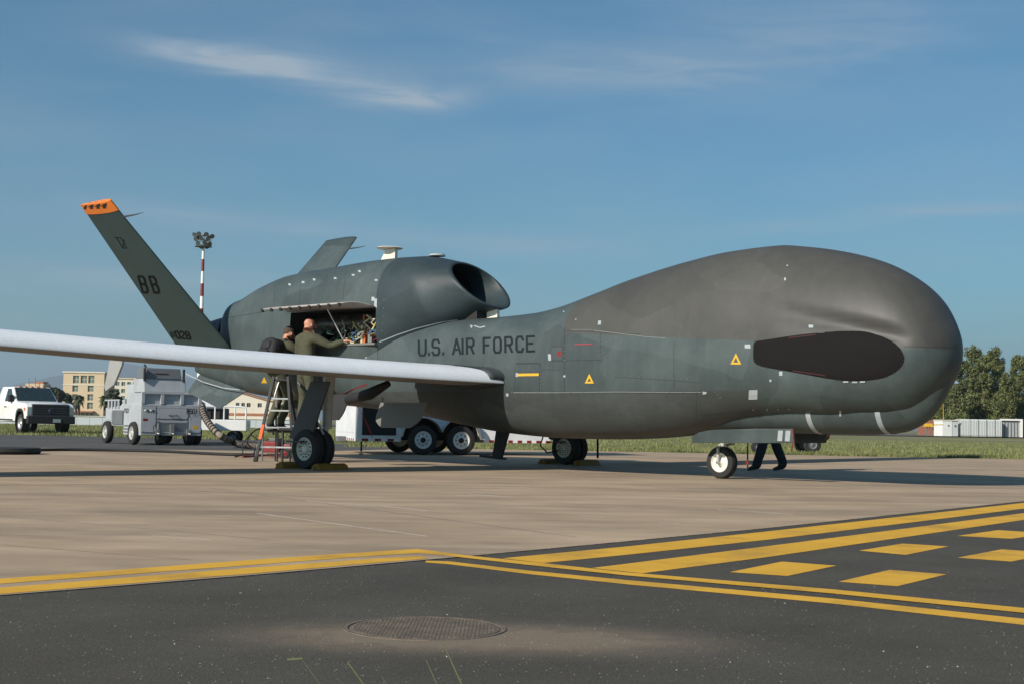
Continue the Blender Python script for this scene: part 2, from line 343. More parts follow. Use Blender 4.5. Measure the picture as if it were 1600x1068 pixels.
PAINTY = ground_mat('yellow_road_paint', (0.66, 0.36, 0.030), (0.76, 0.43, 0.045), 4, (1, 1, 1), .75, dark=(.22, .15, .06), darks=.6, speck=.16, specks=160, speckcol=(.12, .09, .04), bump=.5, bscale=120, gran=.15)
IRON = mat('rusty_cast_iron', (0.135, 0.108, 0.082), .9, var=.35, scale=12, bump=.4)

# ------------------------------------------------------------------ ground
poly_obj('terrain', [(-12400, -300), (12400, -300), (12400, 12500), (-12400, 12500)], FIELD, -0.10, 'structure')
poly_obj('grass_field', [(-260, -20), (320, -20), (320, 168), (-260, 150)], FIELD, -0.02, 'structure')
# the taxiway boundary line (world metres)
EDGE = [G(-900, 1010), G(0, 929), G(400, 897), G(730, 868), G(1200, 824), G(1600, 782), G(2400, 716)]
EDGE = [(-16, -10.2)]+[(p.x, p.y) for p in EDGE[1:6]]+[(22.5, 36.6)]
ap = [(-70, -10.2)]+EDGE+[(13.1, 36.1), (3.7, 37.6), (-2.0, 37.8), (-4.5, 31.0), (-70, 24.5)]
poly_obj('apron', ap, CONC, 0.0, 'structure')
tx = [(-16, -10.2)]+EDGE[1:]+[(60, 60), (60, -10.2)]
poly_obj('taxiway', tx, TARM, -0.002, 'structure')
poly_obj('service_road', [(-90, 24.6), (-4.55, 31.0), (-2.05, 37.9), (-8.5, 47.0), (-17, 49.8), (-90, 60)], TARM2, -0.006, 'structure')
poly_obj('far_runway', [(-400, 172), (500, 180), (500, 270), (-400, 262)], RUNW, -0.012, 'structure')
# ragged dark joint between the apron slab and the asphalt
mb = MB()
for i in range(1, 5):
    a = Vector((*EDGE[i], 0)); b = Vector((*EDGE[i+1], 0)); d = (b-a); n = int(d.length/.012); dn = d.normalized(); pn = Vector((dn.y, -dn.x, 0))
    for k in range(n):
        if i >= 3 and random.random() < .35: continue
        p = a+dn*(k*.012); w = random.uniform(.004, .022)*(1 if i < 3 else .6)
        mb.add([p-pn*.004, p+dn*.012-pn*.004, p+dn*.012+pn*w, p+pn*w], [(0, 1, 2, 3)])
for j in range(len(mb.v)): mb.v[j] = (mb.v[j][0], mb.v[j][1], .0005)
o = mb.build('joint_sealant', BLACK); o['kind'] = 'structure'
# concrete slab joints on the apron (thin filled grooves)
mb = MB()
def strip(p, q, w, z, mbx=mb, m=None, wob=0):
    p = Vector((p[0], p[1], 0)); q = Vector((q[0], q[1], 0)); n = max(1, int((q-p).length/.25)); d = (q-p).normalized(); s_ = Vector((d.y, -d.x, 0))
    pts = []
    for i in range(n+1):
        c = p+(q-p)*(i/n)+s_*random.uniform(-wob, wob); ww = w*random.uniform(.7, 1.2)
        pts += [(c-s_*ww), (c+s_*ww)]
    mbx.add([(v.x, v.y, z) for v in pts], [(2*i, 2*i+1, 2*i+3, 2*i+2) for i in range(n)], m)
JD = Vector((1.02, -1.37, 0)).normalized(); JN = Vector((-JD.y, JD.x, 0))
P0 = G(667, 837)
JL = mat('pale_joint_filler', (0.60, 0.53, 0.44), .9, var=.2, scale=9)
JDK = mat('dark_joint_filler', (0.25, 0.20, 0.155), .9, var=.3, scale=9)
strip(P0, P0-JD*2.3, .011, .0010, m=JL, wob=.004)
strip(G(900, 804), G(945, 806), .012, .0010, m=JL); strip(G(1028, 815), G(1062, 817), .012, .0010, m=JL)
for (q0, q1, w_) in (((0, 768), (150, 765), .02), ((478, 782), (600, 790), .016), ((600, 790), (668, 797), .016), ((730, 771), (800, 776), .02), ((1120, 795), (1240, 803), .016), ((240, 836), (330, 843), .009)): strip(G(*q0), G(*q1), w_, .0010, m=JL, wob=.01)
for (q0, q1, w_) in (((-60, 800), (420, 842), .010), ((330, 762), (900, 838), .014), ((900, 752), (1500, 782), .02), ((-50, 846), (300, 874), .007), ((40, 752), (500, 776), .022)): strip(G(*q0), G(*q1), w_, .0006, m=JDK, wob=.004)
for f_ in range(0, len(mb.f)):
    pass
mb.f = [tuple(reversed(f_)) if (Vector(mb.v[f_[1]])-Vector(mb.v[f_[0]])).cross(Vector(mb.v[f_[2]])-Vector(mb.v[f_[1]])).z < 0 else f_ for f_ in mb.f]
o = mb.build('apron_joint', JL, fix=False); o['kind'] = 'structure'

# painted markings
def gpoly(name, pts, z=.004, m=PAINTY):
    P = [G(*p) for p in pts]; return poly_obj(name, [(p.x, p.y) for p in P], m, z, 'structure')
def gstrip(name, top, bot, z):
    mb = MB(); tp = [G(*p) for p in top]; bt = [G(*p) for p in bot]
    n = len(tp); mb.add([(p.x, p.y, z) for p in tp+bt], [(i, i+1, n+i+1, n+i) for i in range(n-1)])
    o = mb.build(name, PAINTY, fix=False)
    o.data.flip_normals() if o.data.polygons[0].normal.z < 0 else None
    o['kind'] = 'structure'; return o
gstrip('yellow_edge_line', [(-200, 921), (0, 903.5), (400, 873.5), (600, 860), (652, 857), (700, 863), (733, 867.5), (830, 877), (980, 893.5), (1300, 920), (1700, 959)],
       [(-200, 930), (0, 911.5), (400, 881.5), (600, 866.5), (652, 863.5), (700, 867.5), (733, 871.5), (830, 882.5), (980, 898.5), (1300, 926.5), (1700, 967)], .0014)
gstrip('yellow_edge_line', [(-200, 937), (0, 917.5), (400, 885.5), (600, 871), (645, 868.2), (662, 868.5)], [(-200, 949), (0, 927.5), (400, 894.8), (600, 877.5), (645, 873.8), (668, 872)], .0014)
gstrip('yellow_edge_line', [(665, 874.6), (700, 875.5), (830, 890.5), (980, 905), (1300, 933.5), (1700, 976)], [(665, 877.5), (700, 880), (830, 896), (980, 911.5), (1300, 941.5), (1700, 986)], -.0006)
gstrip('yellow_taxi_line', [(785, 871), (980, 852.5), (1200, 829), (1400, 807), (1600, 784.5), (1900, 751)], [(850, 878.4), (980, 865.5), (1200, 842), (1400, 818), (1600, 793.5), (1900, 758.5)], -.0003)
gstrip('yellow_taxi_line', [(925, 886.2), (1200, 852), (1400, 826.5), (1600, 800.5), (1900, 762)], [(1003, 894.5), (1200, 869), (1400, 840), (1600, 811), (1900, 770)], -.0003)
for q in ([(1140, 892.5), (1222, 876), (1307, 882.5), (1230, 898.5)], [(1342, 859), (1410, 848), (1482, 852.5), (1415, 865.5)],
          [(1310, 907.5), (1390, 889), (1479, 896), (1402, 914.5)], [(1496, 836), (1560, 827), (1640, 832), (1580, 840.5)], [(1496, 870), (1565, 857), (1650, 863), (1580, 876)]):
    gpoly('yellow_dash_block', q, -.0006)
# manhole
MC = Vector((-0.28, 4.86, 0))
mb = MB(); n = 64
mh = empty('manhole_cover', MC, label='round cast iron manhole cover in the dark asphalt in the foreground', cat='manhole cover')
mb = MB(); mb.lathe([(-.004, .255), (.0004, .255), (.0004, .0)], (0, 0, 0), (0, 0, 1), n=56); mb.build('cover_plate', IRON, mh)
mb = MB(); mb.lathe([(-.004, .262), (.0008, .262), (.0008, .278), (-.004, .279)], (0, 0, 0), (0, 0, 1), n=56); mb.build('frame_ring', IRON, mh)
mb = MB()
for k in range(-13, 14):
    for sgn in (-1, 1):
        off = k*.018; 
        hl = math.sqrt(max(0, .245**2-off**2)); d = Vector((1, sgn, 0)).normalized(); nn = Vector((-d.y, d.x, 0))
        a = nn*off-d*hl; b = nn*off+d*hl; s_ = nn*.0035
        mb.prism([(a-s_)+Vector((0, 0, .0003)), (b-s_)+Vector((0, 0, .0003)), (b+s_)+Vector((0, 0, .0003)), (a+s_)+Vector((0, 0, .0003))], (0, 0, .0009+(.0003 if sgn > 0 else 0)))
o = mb.build('tread_pattern', IRON, mh); o['kind'] = 'stuff'
# gravel specks: little stones on asphalt
n = 1500; mb = MB()
for i in range(n):
    px = random.uniform(-40, 1640); py = 1080-(random.random()**.8)*210
    p = G(px, py)
    # skip if on the concrete side
    ok = True
    for j in range(len(EDGE)-1):
        if EDGE[j][0] <= p.x <= EDGE[j+1][0]:
            ye = EDGE[j][1]+(EDGE[j+1][1]-EDGE[j][1])*(p.x-EDGE[j][0])/(EDGE[j+1][0]-EDGE[j][0]); ok = p.y < ye-.05
    if not ok: continue
    r = random.uniform(.0010, .0024)*(1.8 if random.random() < .04 else 1)
    a = random.random()*6.28; q = [Vector((r*math.cos(a+k*2.1), r*math.sin(a+k*2.1), 0)) for k in range(3)]
    b = Vector((p.x, p.y, -.002)); mb.add([b+q[0], b+q[1], b+q[2], b+Vector((0, 0, r*.9))], [(0, 1, 3), (1, 2, 3), (2, 0, 3)])
o = mb.build('loose_grit', mat('pale_grit', (.34, .32, .27), .9, var=.4, scale=5), fix=False); tag(o, 'pale loose grit scattered over the dark asphalt', 'grit', kind='stuff')

# ------------------------------------------------------------------ grass
def blades(name, n, fx, h0, h1, w, m, label):
    P = np.array([fx() for _ in range(n)]); ang = rng.random(n)*6.283; hh = h0+(h1-h0)*rng.random(n)**1.5
    cl = .6+.8*np.abs(np.sin(P[:, 0]*.9)*np.cos(P[:, 1]*.31+P[:, 0]*.13)); hh *= cl
    d = np.stack([np.cos(ang), np.sin(ang)], 1)*w; ln = (rng.random((n, 2))-.5)*hh[:, None]*.9
    V = np.zeros((n, 3, 3)); V[:, 0, :2] = P-d; V[:, 1, :2] = P+d; V[:, 2, :2] = P+ln; V[:, 2, 2] = hh; V[:, :2, 2] = -.02; V[:, 2, 2] -= .02
    me = bpy.data.meshes.new(name); me.vertices.add(3*n); me.vertices.foreach_set('co', V.reshape(-1))
    me.loops.add(3*n); me.loops.foreach_set('vertex_index', np.arange(3*n)); me.polygons.add(n)
    me.polygons.foreach_set('loop_start', np.arange(n)*3); me.polygons.foreach_set('loop_total', np.full(n, 3)); me.update(); me.validate()
    me.materials.append(m); o = bpy.data.objects.new(name, me); COL.objects.link(o); tag(o, label, 'grass', kind='stuff'); return o
def f1():
    while True:
        y = 37.7+52*random.random()**2; x = random.uniform(-4.5, .42*y+4)
        if y > 37.7+max(0, 3.5-x)*.02 and not (x > 13 and y < 36): return (x, y)
blades('roadside_grass', 90000, f1, .02, .12, .012, GRASSB, 'low green and straw coloured grass strip behind the aircraft, right of the trailer')
def f2():
    while True:
        y = 46.5+60*random.random()**2; x = random.uniform(-.40*y, -3)
        edge = 60+(x+90)*(49.8-60)/73 if x < -17 else 49.8+(x+17)*(47-49.8)/8.5
        if x > -8.5: edge = 47+(x+8.5)*(37.9-47)/6.45
        if y > edge+.1: return (x, y)
blades('verge_grass', 80000, f2, .03, .17, .014, GRASSB, 'green grass verge behind the white pickup and the grey cart')
o_ = None
# tall stems in front of the lens
STEMS = [((500, 1075), (470, 1029), 2.3, .0022), ((575, 1085), (541, 1033), 2.1, .0042), ((605, 1075), (594, 1055), 2.2, .002), ((684, 1085), (664, 1030), 2.2, .0025), ((720, 1080), (689, 1002), 2.15, .0026)]
SL = ['short green grass stem with a bent tip, leftmost at the bottom edge', 'broad green grass blade at the bottom edge of the picture', 'tiny grass tip between the broad blade and the long stems',
      'pale grass stem just left of the longest one at the bottom edge', 'longest pale grass stem, reaching up over the sand drift']
GST = mat('green_grass_stem', (.12, .14, .06), .6, var=.2, scale=20)
for (a, b, Y, w), lb in zip(STEMS, SL):
    A_ = D(a[0], a[1], Y); B_ = D(b[0], b[1], Y); base = A_+(A_-B_)*3.0; k = (0+.0-A_.z)/(A_.z-B_.z); base = A_+(A_-B_)*abs(A_.z/(B_.z-A_.z))
    base.z = -.02; mb = MB(); N = 7; prev = []
    for i in range(N+1):
        f = i/N; p = base.lerp(B_, f)+Vector((.012*math.sin(f*3), 0, 0)); ww = w*(1-.75*f**2)
        prev += [p-Vector((ww, 0, 0)), p+Vector((0, ww*.5, 0)), p+Vector((ww, 0, 0))]
    mb.add(prev, [(3*i+j, 3*i+j+1, 3*i+j+4, 3*i+j+3) for i in range(N) for j in (0, 1)])
    if lb.startswith('short'):
        e = prev[-1]; mb.add([e, e+Vector((-.024, 0, -.002)), e+Vector((-.025, 0, .0005)), e+Vector((0, 0, .0032))], [(0, 1, 2, 3)])
    o = mb.build('grass_stem', GST, fix=False); tag(o, lb, 'grass stem', 'grass stems at the bottom edge')

# ------------------------------------------------------------------ hills
def hill(name, Y, pts, depth, z=-.1):
    mb = MB(); N = len(pts); vs = []
    for (px, py) in pts:
        t = D(px, py, Y); t.z = max(t.z, 1)
        for f, hf in ((0, 0), (.25, .35), (.5, .68), (.75, .9), (1, 1), (1.6, .6), (2.2, 0)):
            w_ = (math.sin(px*.07+f*7)*.06+math.sin(px*.19+f*13)*.04) if 0 < f < 1 else 0
            vs.append((t.x*(1+.0*f), Y-depth+depth*f, z+(t.z-z)*max(0, hf+w_)))
    mb.add(vs, [(7*i+j, 7*i+j+1, 7*(i+1)+j+1, 7*(i+1)+j) for i in range(N-1) for j in range(6)])
    o = mb.build(name, HILL, smooth='all'); o['kind'] = 'structure'; return o
hill('hills', 9000, [(-900, 640), (-500, 600), (-200, 612), (0, 609), (40, 604), (60, 598), (90, 589), (110, 584), (140, 588), (175, 586), (200, 577), (222, 571), (245, 575), (270, 584), (300, 590), (340, 602), (400, 618), (460, 633), (560, 643), (700, 652), (1000, 657), (1400, 664), (1800, 668), (2600, 668)], 1500)

# thin air between here and the hills
mb = MB(); mb.box(-12500, 12500, -320, 12600, -1.2, 420); hz_o = mb.build('haze', None)
HZ = bpy.data.materials.new('haze_air'); HZ.use_nodes = True; HZ.node_tree.nodes.clear(); _o = HZ.node_tree.nodes.new('ShaderNodeOutputMaterial'); _v = HZ.node_tree.nodes.new('ShaderNodeVolumePrincipled')
_v.inputs['Color'].default_value = (.70, .86, 1.0, 1); _v.inputs['Density'].default_value = 0.00015; _v.inputs['Anisotropy'].default_value = 0.2
HZ.node_tree.links.new(_v.outputs[0], _o.inputs['Volume']); hz_o.data.materials.clear(); hz_o.data.materials.append(HZ); hz_o['kind'] = 'stuff'
tag(hz_o, 'thin blue haze in the air that pales the far hills', 'haze')
# ------------------------------------------------------------------ the aircraft
TH = 0.71659; AX, AY = 2.8728, 19.1894
air = empty('unmanned_aircraft', (AX, AY, 0), -TH, label='grey unmanned jet with bulging nose, long white wings and V tail, parked on the apron', cat='aircraft')
AM = Matrix.Translation((AX, AY, 0)) @ Matrix.Rotation(-TH, 4, 'Z'); AMI = AM.inverted()
def L(a, s, z): return Vector((a, -s, z))
def interp(tab, x):
    # monotone cubic through rows (x, v1, v2...)
    xs = [r[0] for r in tab]; n = len(xs)
    if x <= xs[0]: return list(tab[0][1:])
    if x >= xs[-1]: return list(tab[-1][1:])
    i = max(j for j in range(n-1) if xs[j] <= x); h = xs[i+1]-xs[i]; t = (x-xs[i])/h; out = []
    for k in range(1, len(tab[0])):
        y = [r[k] for r in tab]
        def sl(j): return (y[j+1]-y[j])/(xs[j+1]-xs[j])
        def m(j):
            if j == 0: return sl(0)
            if j == n-1: return sl(n-2)
            a, b = sl(j-1), sl(j); return 0 if a*b <= 0 else 2*a*b/(a+b)
        m0, m1 = m(i), m(i+1)
        out.append((2*t**3-3*t*t+1)*y[i]+(t**3-2*t*t+t)*h*m0+(-2*t**3+3*t*t)*y[i+1]+(t**3-t*t)*h*m1)
    return out
def se(c, e): return math.copysign(abs(c)**(2/e), c)
def section(a, zt, zb, hw, zm, et, eb, M=112, dent=0, shift=None):
    P = []
    for k in range(M):
        ph = 2*math.pi*k/M; cz, cs = math.cos(ph), math.sin(ph)
        e = et if cz >= 0 else eb
        s = hw*se(cs, e); z = zm+(zt-zm if cz >= 0 else zm-zb)*se(cz, e)
        if dent: s *= 1-dent*math.exp(-((z-(2.20-.225*(a-1.1)))/(.105+.05*max(0, 1.8-a)))**2)
        aa = a+(shift(z) if shift else 0)
        P.append(L(aa, s, z))
    return P
def loft(rings, m=None, close=True, mlist=None):
    mb = MB(); M = len(rings[0]); vs = [p for r in rings for p in r]
    fs = [(i*M+j, i*M+(j+1) % M, (i+1)*M+(j+1) % M, (i+1)*M+j) for i in range(len(rings)-1) for j in range(M)]
    if close: fs += [tuple(range(M)), tuple((len(rings)-1)*M+j for j in range(M))]
    mb.add(vs, fs, m); return mb
TIP = 3.32
FT = [(3.32, 1.69, 1.67, .0, 1.68, 2.1, 2.1), (3.24, 2.00, 1.34, .34, 1.67, 2.1, 2.1), (3.07, 2.31, 1.10, .54, 1.66, 2.1, 2.2), (2.78, 2.57, .90, .69, 1.64, 2.1, 2.3),
      (2.37, 2.79, .83, .78, 1.60, 2.05, 2.4), (1.85, 2.95, .82, .83, 1.56, 2.0, 2.5), (1.33, 3.05, .84, .84, 1.54, 2.0, 2.5), (.88, 3.10, .81, .83, 1.54, 2.0, 2.5),
      (.19, 3.07, .70, .81, 1.6, 2.1, 2.4), (-.53, 2.97, .57, .79, 1.58, 2.15, 2.5), (-1.4, 2.79, .505, .76, 1.55, 2.2, 2.6), (-2.09, 2.60, .49, .74, 1.5, 2.3, 2.7), (-2.69, 2.44, .49, .725, 1.5, 2.4, 2.7),
      (-3.2, 2.36, .51, .72, 1.5, 2.5, 2.7), (-4.0, 2.32, .57, .72, 1.5, 2.6, 2.7), (-4.6, 2.31, .65, .72, 1.5, 2.6, 2.7), (-5.5, 2.30, .78, .72, 1.5, 2.6, 2.7), (-7, 2.3, .92, .72, 1.6, 2.6, 2.6), (-8.3, 2.25, 1.0, .70, 1.6, 2.5, 2.5),
      (-9.3, 2.15, 1.08, .62, 1.6, 2.4, 2.4), (-10.3, 2.05, 1.20, .46, 1.6, 2.2, 2.2), (-11.2, 1.90, 1.38, .27, 1.62, 2, 2), (-11.75, 1.75, 1.56, .06, 1.65, 2, 2)]
FW = [(math.sqrt(TIP-r[0]),)+tuple(r[1:]) for r in FT]
rings = []
N = 190; wmax = math.sqrt(TIP+11.75)
ws = [wmax*i/N for i in range(N+1)]
for w in ws:
    zt, zb, hw, zm, et, eb = interp(FW, w); a = TIP-w*w
    d1 = max(0, min(1, (a-.5)/2.0)); d2 = max(0, min(1, (3.12-a)/.40)); dent = .12*d1*d1*(3-2*d1)*d2*d2*(3-2*d2)
    rings.append(section(a, zt, zb, max(hw, .003), zm, et, eb, dent=dent))
whole = loft(rings).build('fuselage_whole', GREY, None)
def split(ob, cuts, tests, names, mats_):
    # bisect along the seams, then give each region its own object
    bm = bmesh.new(); bm.from_mesh(ob.data)
    for (co, no) in cuts:
        bmesh.ops.bisect_plane(bm, geom=bm.verts[:]+bm.edges[:]+bm.faces[:], plane_co=co, plane_no=no, dist=1e-5)
    bm.normal_update()
    nrm = {}
    outs = []
    lab = {}
    for f in bm.faces:
        c = f.calc_center_median(); k = next((i for i, t in enumerate(tests) if t(c)), len(tests)); lab[f.index] = k
    bm.faces.index_update()
    for k in range(len(names)):
        b2 = bm.copy(); b2.faces.ensure_lookup_table()
        dele = [f for f, g in zip(b2.faces, bm.faces) if lab_of(g, tests) != k]
        vn = {tuple(round(x, 6) for x in v.co): v.normal.copy() for v in bm.verts}
        bmesh.ops.delete(b2, geom=dele, context='FACES')
        me = bpy.data.meshes.new(names[k]); b2.to_mesh(me); b2.free(); me.materials.append(mats_[k])
        me.polygons.foreach_set('use_smooth', [True]*len(me.polygons))
        ns = [vn.get(tuple(round(x, 6) for x in v.co), v.normal) for v in me.vertices]
        me.normals_split_custom_set_from_vertices([tuple(n) for n in ns])
        o = bpy.data.objects.new(names[k], me); COL.objects.link(o); o.parent = air; outs.append(o)
    bm.free(); bpy.data.objects.remove(ob); return outs
def lab_of(f, tests):
    c = f.calc_center_median(); return next((i for i, t in enumerate(tests) if t(c)), len(tests))
slope = -.060
def zs(a): return 1.99+slope*(a+2.25)

# --- nacelle
NT = [(-10.55, 2.66, 1.98, .38, 2.3, 2.2, 2.2), (-10.48, 2.84, 1.82, .45, 2.28, 2.2, 2.2), (-10.18, 2.90, 1.6, .54, 2.2, 2.3, 2.6), (-9.6, 3.09, 1.4, .65, 2.15, 2.4, 3), (-8.81, 3.25, 1.35, .74, 2.12, 2.5, 3.2),
      (-7.64, 3.32, 1.35, .785, 2.15, 2.6, 3.4), (-6.69, 3.37, 1.35, .79, 2.2, 2.6, 3.4), (-6.1, 3.38, 1.50, .785, 2.35, 2.5, 3.0), (-5.7, 3.375, 1.85, .77, 2.55, 2.35, 2.5), (-5.3, 3.37, 2.14, .745, 2.72, 2.25, 2.3), (-5.0, 3.35, 2.30, .67, 2.84, 2.15, 2.2), (-4.7, 3.30, 2.42, .60, 2.88, 2.1, 2.15), (-4.51, 3.25, 2.45, .56, 2.88, 2.1, 2.15)]
def nsh(a):
    w = max(0, min(1, (a+6.1)/1.6)); w = w*w*(3-2*w)
    return (lambda z: -(z-2.83)*1.05*w)
rings = []
N = 90
for i in range(N+1):
    a = -10.55+(10.55-4.51)*i/N
    rings.append(section(a, *interp(NT, a), M=64, shift=nsh(a)))
zt, zb, hw, zm, et, eb = interp(NT, -4.51)
nout = len(rings)
for (da, sc) in ((.035, .985), (.055, .955), (.06, .92), (.05, .885), (.02, .86)):
    rings.append(section(-4.51+da, zm+(zt-zm)*sc, zm-(zm-zb)*sc, hw*sc, zm, et, eb, M=64, shift=nsh(-4.51)))
lipn = len(rings)
for (a, sc, dz) in ((-4.72, .83, 0), (-5.05, .79, 0), (-5.6, .75, 0), (-6.05, .73, 0)):
    rings.append(section(a, zm+dz+(zt-zm)*sc, zm+dz-(zm-zb)*sc, hw*sc, zm+dz, et, eb, M=64, shift=(lambda q: (lambda z: -(z-2.83)*1.05*q))(max(0, (a+6.05)/1.7))))
mbn = MB(); M = 64; vs = [p for r in rings for p in r]
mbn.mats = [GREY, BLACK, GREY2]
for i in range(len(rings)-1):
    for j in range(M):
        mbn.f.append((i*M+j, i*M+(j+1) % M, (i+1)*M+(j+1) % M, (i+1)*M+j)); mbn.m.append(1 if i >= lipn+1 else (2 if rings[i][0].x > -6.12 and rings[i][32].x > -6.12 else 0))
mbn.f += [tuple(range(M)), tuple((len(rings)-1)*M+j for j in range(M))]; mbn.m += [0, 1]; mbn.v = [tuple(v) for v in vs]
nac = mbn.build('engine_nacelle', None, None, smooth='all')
# --- service bay cut out of the nacelle and fuselage side
BAYA, BAYB, BZ0, BZ1 = -8.15, -6.03, 1.93, 2.50
mb = MB(); mb.box(BAYA, BAYB, -1.1, -.18, BZ0, BZ1, BLACK)
BAYM = mat('bay_interior_dark', (.035, .033, .030), .7, var=.3, scale=8)
cut = mb.build('cutter', BAYM); cut.data.materials.clear(); cut.data.materials.append(BAYM)
def boolean(o):
    md = o.modifiers.new('b', 'BOOLEAN'); md.operation = 'DIFFERENCE'; md.object = cut; md.solver = 'EXACT'
    try: md.material_mode = 'TRANSFER'
    except Exception: pass
    dg = bpy.context.evaluated_depsgraph_get(); me = bpy.data.meshes.new_from_object(o.evaluated_get(dg)); o.modifiers.clear(); o.data = me
boolean(nac); boolean(whole)
bpy.data.objects.remove(cut)
for o in (nac, whole):
    o.data.polygons.foreach_set('use_smooth', [True]*len(o.data.polygons))
nac.data.set_sharp_from_angle(angle=R(50)); nac.parent = air
# cutter faces in the fuselage hull: recolour faces that lie inside
pw = whole.data
rad, bel, fus = split(whole, [(L(-2.25, 0, 2), (1, 0, 0)), (L(-2.25, 0, 1.99), (-slope, 0, 1)), (L(0, 0, 1.165), (0, 0, 1)), (L(.9, 0, 1), (1, 0, 0))],
    [lambda c: c.x > -2.25 and c.z > zs(c.x), lambda c: c.z < 1.165 and c.x < .9], ['radome', 'belly_fairing', 'fuselage'], [RADOME, BELLY, GREY])
fus.data.materials.append(BAYM)
for p in fus.data.polygons:
    c = p.center
    if BAYA-.01 < c.x < BAYB+.01 and BZ0-.01 < c.z < BZ1+.01 and abs(c.y+.45) < .28 and abs(p.normal.y) < .99 or (abs(c.y+.18) < .02 and BAYA < c.x < BAYB and BZ0 < c.z < BZ1): p.material_index = 1

# --- chin pod
PT = [(3.24, 1.46, 1.44, .0, 1.45, 2, 2), (3.18, 1.62, 1.16, .17, 1.42, 2, 2), (3.05, 1.68, .94, .28, 1.38, 2, 2), (2.85, 1.66, .76, .35, 1.30, 2.1, 2.1), (2.6, 1.45, .665, .39, 1.12, 2.2, 2.2), (2.2, 1.30, .632, .45, 1.02, 2.3, 2.3),
      (1.2, 1.30, .63, .43, 1.0, 2.3, 2.3), (0.2, 1.25, .635, .42, .98, 2.3, 2.3), (-.6, 1.1, .67, .45, .95, 2.2, 2.2)]
PWt = [(math.sqrt(3.24-r[0]),)+tuple(r[1:]) for r in PT]
rings = []
for i in range(71):
    w = math.sqrt(3.84)*i/70; v = interp(PWt, w); v[2] = max(v[2], .003); rings.append(section(3.24-w*w, *v, M=56))
pod = loft(rings).build('chin_pod', GREY, air, smooth='all')
def bandon(name, PWx, t0, a0, a1, m, par, rr=1.012, f0=0.0, f1=1.0):
    rs = []
    for a in np.linspace(a0, a1, 5):
        v = interp(PWx, math.sqrt(t0-a)); zt, zb, hw, zm, et, eb = v
        rs.append(section(a, zm+(zt-zm)*rr, zm-(zm-zb)*rr, hw*rr, zm, et, eb, M=56))
    return loft(rs, close=False).build(name, m, par, smooth='all')
bandon('white_strap', PWt, 3.24, 1.50, 1.57, TAPE, pod); bandon('white_strap', PWt, 3.24, 2.44, 2.50, TAPE, pod)

# --- wings
WZ = [(0, 1.365), (2, 1.38), (5, 1.435), (8.3, 1.53), (14, 1.72), (20, 2.0)]
def wz(s): return interp([(a, b) for a, b in WZ], s)[0]
def foil(xc, t):
    return 5*t*(.2969*math.sqrt(xc)-.126*xc-.3516*xc**2+.2843*xc**3-.1036*xc**4)
XW = [.5+.5*math.cos(math.pi*i/26) for i in range(22)]+[.045, .034, .025, .018, .012, .0075, .004, .0015, 0]
def wfoil(x, tk, ch, sg_):
    # drooped nose: the leading edge sits low, the underside is nearly flat
    e_ = math.exp(-x/.07); f_ = foil(x, tk/ch)*ch
    return (f_*(1+.10*e_) if sg_ > 0 else -f_*.92*(1-.62*e_)) - .30*tk*e_+.02*math.sin(math.pi*x)
XC = [1, .96, .9, .82, .74, .66, .58, .5, .42, .34, .26, .19, .13, .085, .05, .026, .011, .003, 0]
def wing(sgn):
    rs = []
    for s in [.4, .62, .7, .8, 1, 1.5, 2, 3, 4, 5, 6, 7, 8, 10, 12, 14, 16, 18, 19, 19.6, 19.85, 19.95]:
        ch = 1.85-.040*s-(.0 if s < 6 else (s-6)*.022); tipf = 1 if s < 19.4 else max(.15, math.sqrt(max(0, 1-((s-19.4)/.56)**2)))
        tk = (.305-.0062*s)*tipf; a0 = -3.32-.103*(s-.65); zc = wz(s); P = []
        for x in XW: P.append(L(a0-x*ch, s*sgn, zc+wfoil(x, tk, ch, 1)))
        for x in XW[-2:0:-1]: P.append(L(a0-x*ch, s*sgn, zc+wfoil(x, tk, ch, -1)))
        rs.append(P)
    return loft(rs).build('wing', WHITEWING, air, smooth='all')
w1 = wing(1); w2 = wing(-1); tag(w1, 'long white starboard wing reaching over the left of the picture')
w1.data.materials.append(mat('wing_underside_tone', (.20, .19, .175), .55, var=.12, scale=1.5)); w2.data.materials.append(w1.data.materials[1])
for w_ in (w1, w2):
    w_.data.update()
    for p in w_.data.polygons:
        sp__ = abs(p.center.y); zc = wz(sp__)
        if p.normal.z < -.30: p.material_index = 1  # faces turned down take the darker brown-grey
